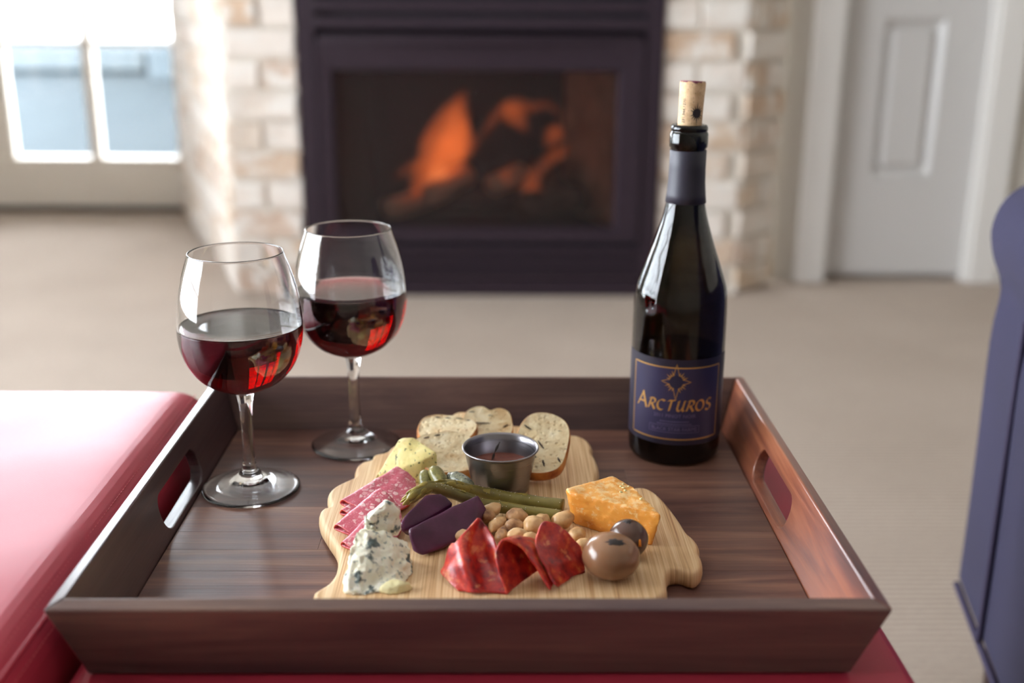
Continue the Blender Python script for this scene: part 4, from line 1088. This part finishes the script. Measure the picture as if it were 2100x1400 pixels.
meat('salami_slice', 'lowest folded salami slice, its tip just showing left of the blue cheese', 'salami', fold((-97, -80, 18), (-73, -44, 30), (26, -22, 0), 9, 15.5), M_salami, 1.5, (-82, -66, B), GS, M_rind, .6, 3)
meat('salami_slice', 'folded salami slice under the largest one, only its left edge showing', 'salami', fold((-105, -26, 18.5), (-76, 6, 24), (26, -22, 0), 4, 16), M_salami, 1.4, (-90, -14, B), GS, M_rind, .5, 4)
# ------------------------------------------------------------------ chorizo
GC = 'folded red chorizo slices at the front'
S1 = [[(-18.9, -120, 27.8), (-15.4, -118, 36.5), (-11.8, -120, 39.5), (0.3, -112, 50.9), (3.8, -108, 51.8), (9.1, -112, 46.4)],
      [(-20.5, -124, 22.8), (-15.8, -124, 30.6), (-7.5, -128, 37.8), (-1.9, -118, 36.5), (6.2, -116, 35.5), (15.6, -122, 39.8)],
      [(-22.1, -128, 19.1), (-13.1, -134, 25.6), (-4.3, -138, 31.6), (2.9, -126, 26.5), (11.0, -126, 25.2), (18.5, -132, 27.1)],
      [(-10.0, -144, 14.5), (-4.2, -146, 15), (2.1, -150, 16.0), (8.9, -147, 15), (15.7, -147, 15), (23.6, -149, 14.6)]]
meat('chorizo_slice', 'folded chorizo slice with the tallest peak, leftmost', 'chorizo', S1, M_chorizo, 1.7, (0, -128, B), GC, None, .9, 1, 7, 7)
f2 = [(23.1, -149, 14.8), (17.4, -144, 31.1), (15.6, -138, 40.5), (21.3, -132, 46.9), (32.8, -134, 42.2), (43.0, -140, 30.2), (52.6, -148, 17.4)]
def pocket(b, k_): return [(x+(50-x)*k_+b*.35*(1-k_), y+b, max(15, zz+(19-zz)*k_*.8)) for x, y, zz in f2]
S2 = [f2, pocket(9, .10), pocket(18, .32), pocket(27, .62), pocket(33, .9)]
meat('chorizo_slice', 'chorizo slice arched open towards the front, middle one', 'chorizo', S2, M_chorizo, 1.7, (33, -132, B), GC, None, .9, 2, 6, 6)
S3 = [[(43.8, -118, 43.9), (48.9, -108, 48.7), (56.6, -106, 47.0), (66.5, -104, 38.4), (76.2, -108, 29.7)], [(43.0, -124, 39.5), (50.8, -116, 38.4), (59.1, -112, 39.4), (69.3, -108, 28.1), (77.4, -112, 24.1)],
      [(46.1, -134, 32.8), (53.1, -128, 28.1), (60.2, -122, 26.4), (71.8, -114, 20.5), (78.1, -114, 15.9)], [(56.4, -146, 20.0), (58.0, -143, 16.8), (61.7, -136, 15.9), (71.3, -124, 15.3), (78.6, -118, 15)]]
meat('chorizo_slice', 'folded chorizo slice with a white fat spot, rightmost, next to the onions', 'chorizo', S3, M_chorizo, 1.7, (60, -118, B), GC, None, .9, 3, 8, 7)
# ------------------------------------------------------------------ almonds
def nut(pos, rz, ry, sx, sy, sz, mat, sd, label):
    x, y, zz = pos
    a = thing('almond', label, 'almond', (x, y, zz), 0, 'roasted almonds between asparagus and chorizo')
    def fn(d_, p):
        p = p.copy(); f = 1-.28*max(0, d_.x)**1.5; p.y *= f; p.z *= f; return p
    V, F = ellipsoid(sx, sy, sz, .9, .25, sd, 24, 16, fn)
    o = obj('kernel', mesh('kernel', V, F, mat), a, (0, 0, 0), (R(rnd.uniform(-25, 25)), ry, rz))
    return a
NUTS = [((11.5, -38, 24), 20, -20, 9, 7, 6, M_nut, 'almond against the front spear, topmost at the left'), ((9.0, -46, 22.5), 75, 30, 8.5, 6.5, 5.5, M_nut2, 'almond with darker brown skin at the beet slab\'s corner'),
        ((17, -57, 22), 50, -10, 9.5, 6, 5, M_nut, 'long almond lying slanted beside the tallest chorizo peak'), ((31.5, -49, 24), 0, 0, 8.8, 7.5, 6.5, M_nut2, 'rounded brown almond in the middle of the back row'),
        ((30.5, -63, 23), 10, 15, 8.8, 6.5, 5.5, M_nut2, 'brown almond directly in front of the rounded one'), ((32, -79, 24), 0, 0, 8.4, 6, 5, M_nut, 'pale almond nearest behind the arched chorizo'),
        ((43.5, -65, 25), 35, -15, 8.5, 7.5, 7, M_nut, 'plump glossy almond in the centre of the heap'), ((51, -55, 23), 80, 0, 8, 6.5, 6, M_nut, 'almond behind the plump one, half hidden by chorizo'),
        ((66, -53, 23), 10, -25, 10, 7.5, 7, M_nut, 'big striped almond touching the cheddar wedge\'s foot'), ((76, -70, 20), 60, 10, 8, 6.5, 5, M_nut, 'almond by the board\'s bare patch, right of the chorizo'),
        ((80, -88, 20.5), 30, 10, 7.5, 6, 5, M_nut, 'almond tucked between the chorizo and the light onion'), ((40.5, -83, 23), 40, 0, 7, 5.5, 5, M_nut, 'small almond left of the white fat spot'),
        ((-9, -73, 20), 60, 0, 9, 7, 5.5, M_nut, 'almond alone under the beet slab, left of the heap'), ((20, -72, 19.5), 90, 0, 7.5, 5.5, 5, M_nut2, 'almond low in the gap between two chorizo peaks'),
        ((56, -66, 20), 10, 0, 8, 6.5, 5.5, M_nut2, 'almond low behind the rightmost chorizo'), ((24, -64, 19.5), 10, 0, 7.5, 6, 5, M_nut2, 'almond deep in the heap under the brown ones')]
for i, (p, rz, ry, sx, sy, sz, m_, l_) in enumerate(NUTS): nut(p, R(rz), R(ry), sx, sy, sz, m_, i+1, l_)
# ------------------------------------------------------------------ pickled onions
def onion(label, pos, r, h, mat, scar, sd, ang):
    a = thing('pickled_onion', label, 'onion', (pos[0], pos[1], B), 0, 'pickled onions at the right front')
    def fn(d_, p):
        p = p.copy(); p *= 1+.0*d_.z
        return p
    V, F = ellipsoid(r, r*.95, h, 1.2, .04, sd, 48, 32, fn)
    o = obj('onion_body', mesh('onion_body', [(x, y, zz+h*.97) for x, y, zz in V], F, mat), a)
    sx, sy = scar; dirv = Vector((pos[2], pos[3], pos[4])).normalized(); ax = Vector((0, 0, 1)).cross(dirv).normalized(); ay = dirv.cross(ax)
    ca, sa = math.cos(ang), math.sin(ang); V, F = [], []
    for j in range(6):
        for i in range(28):
            a_ = 2*math.pi*i/28; q = j/5*(1+.7*noise.noise(Vector((math.cos(a_)*2.6, math.sin(a_)*2.6, sd))))
            x, y = q*sx*math.cos(a_), q*sy*math.sin(a_); x, y = x*ca-y*sa, x*sa+y*ca
            d_ = (dirv*r+ax*x+ay*y).normalized(); k_ = 1/math.sqrt((d_.x/r)**2+(d_.y/(r*.95))**2+(d_.z/h)**2)
            e_ = d_*(k_*1.0+1.2*noise.noise(d_*k_*.04+Vector((sd*5.3, sd*1.7, 0)))+.55-(j/5)**3*.75)
            V.append((e_.x, e_.y, e_.z+h*.97))
    F = [(j*28+i, j*28+(i+1) % 28, (j+1)*28+(i+1) % 28, (j+1)*28+i) for j in range(5) for i in range(28)]; out = V
    obj('stem_scar', mesh('stem_scar', out, F, M_scar), a, label='dark torn stem scar')
    return a
onion('lighter brown pickled onion, larger and in front', (96, -124, .12, -.42, .85), 20.3, 16.6, M_onion, (8.6, 3.9), 1, R(-8))
onion('darker brown pickled onion behind, against the cheddar wedge', (111.5, -93, -.1, -.1, .95), 14.6, 14.6, M_onion2, (3.6, 2.6), 2, R(10))
solid('cheese_crumb', 'tiny bright orange crumb stuck on the darker onion', 'cheese', (118, -105, 32),
      [(116.8, -106, 28), (119.4, -106, 28), (117, -105, 33), (119, -105, 33), (118, -107, 30.5), (118, -104, 30.5), (118, -105, 34.5)], M_orangebit, 'crumb', bev=.4, cuts=5, amp=.3)
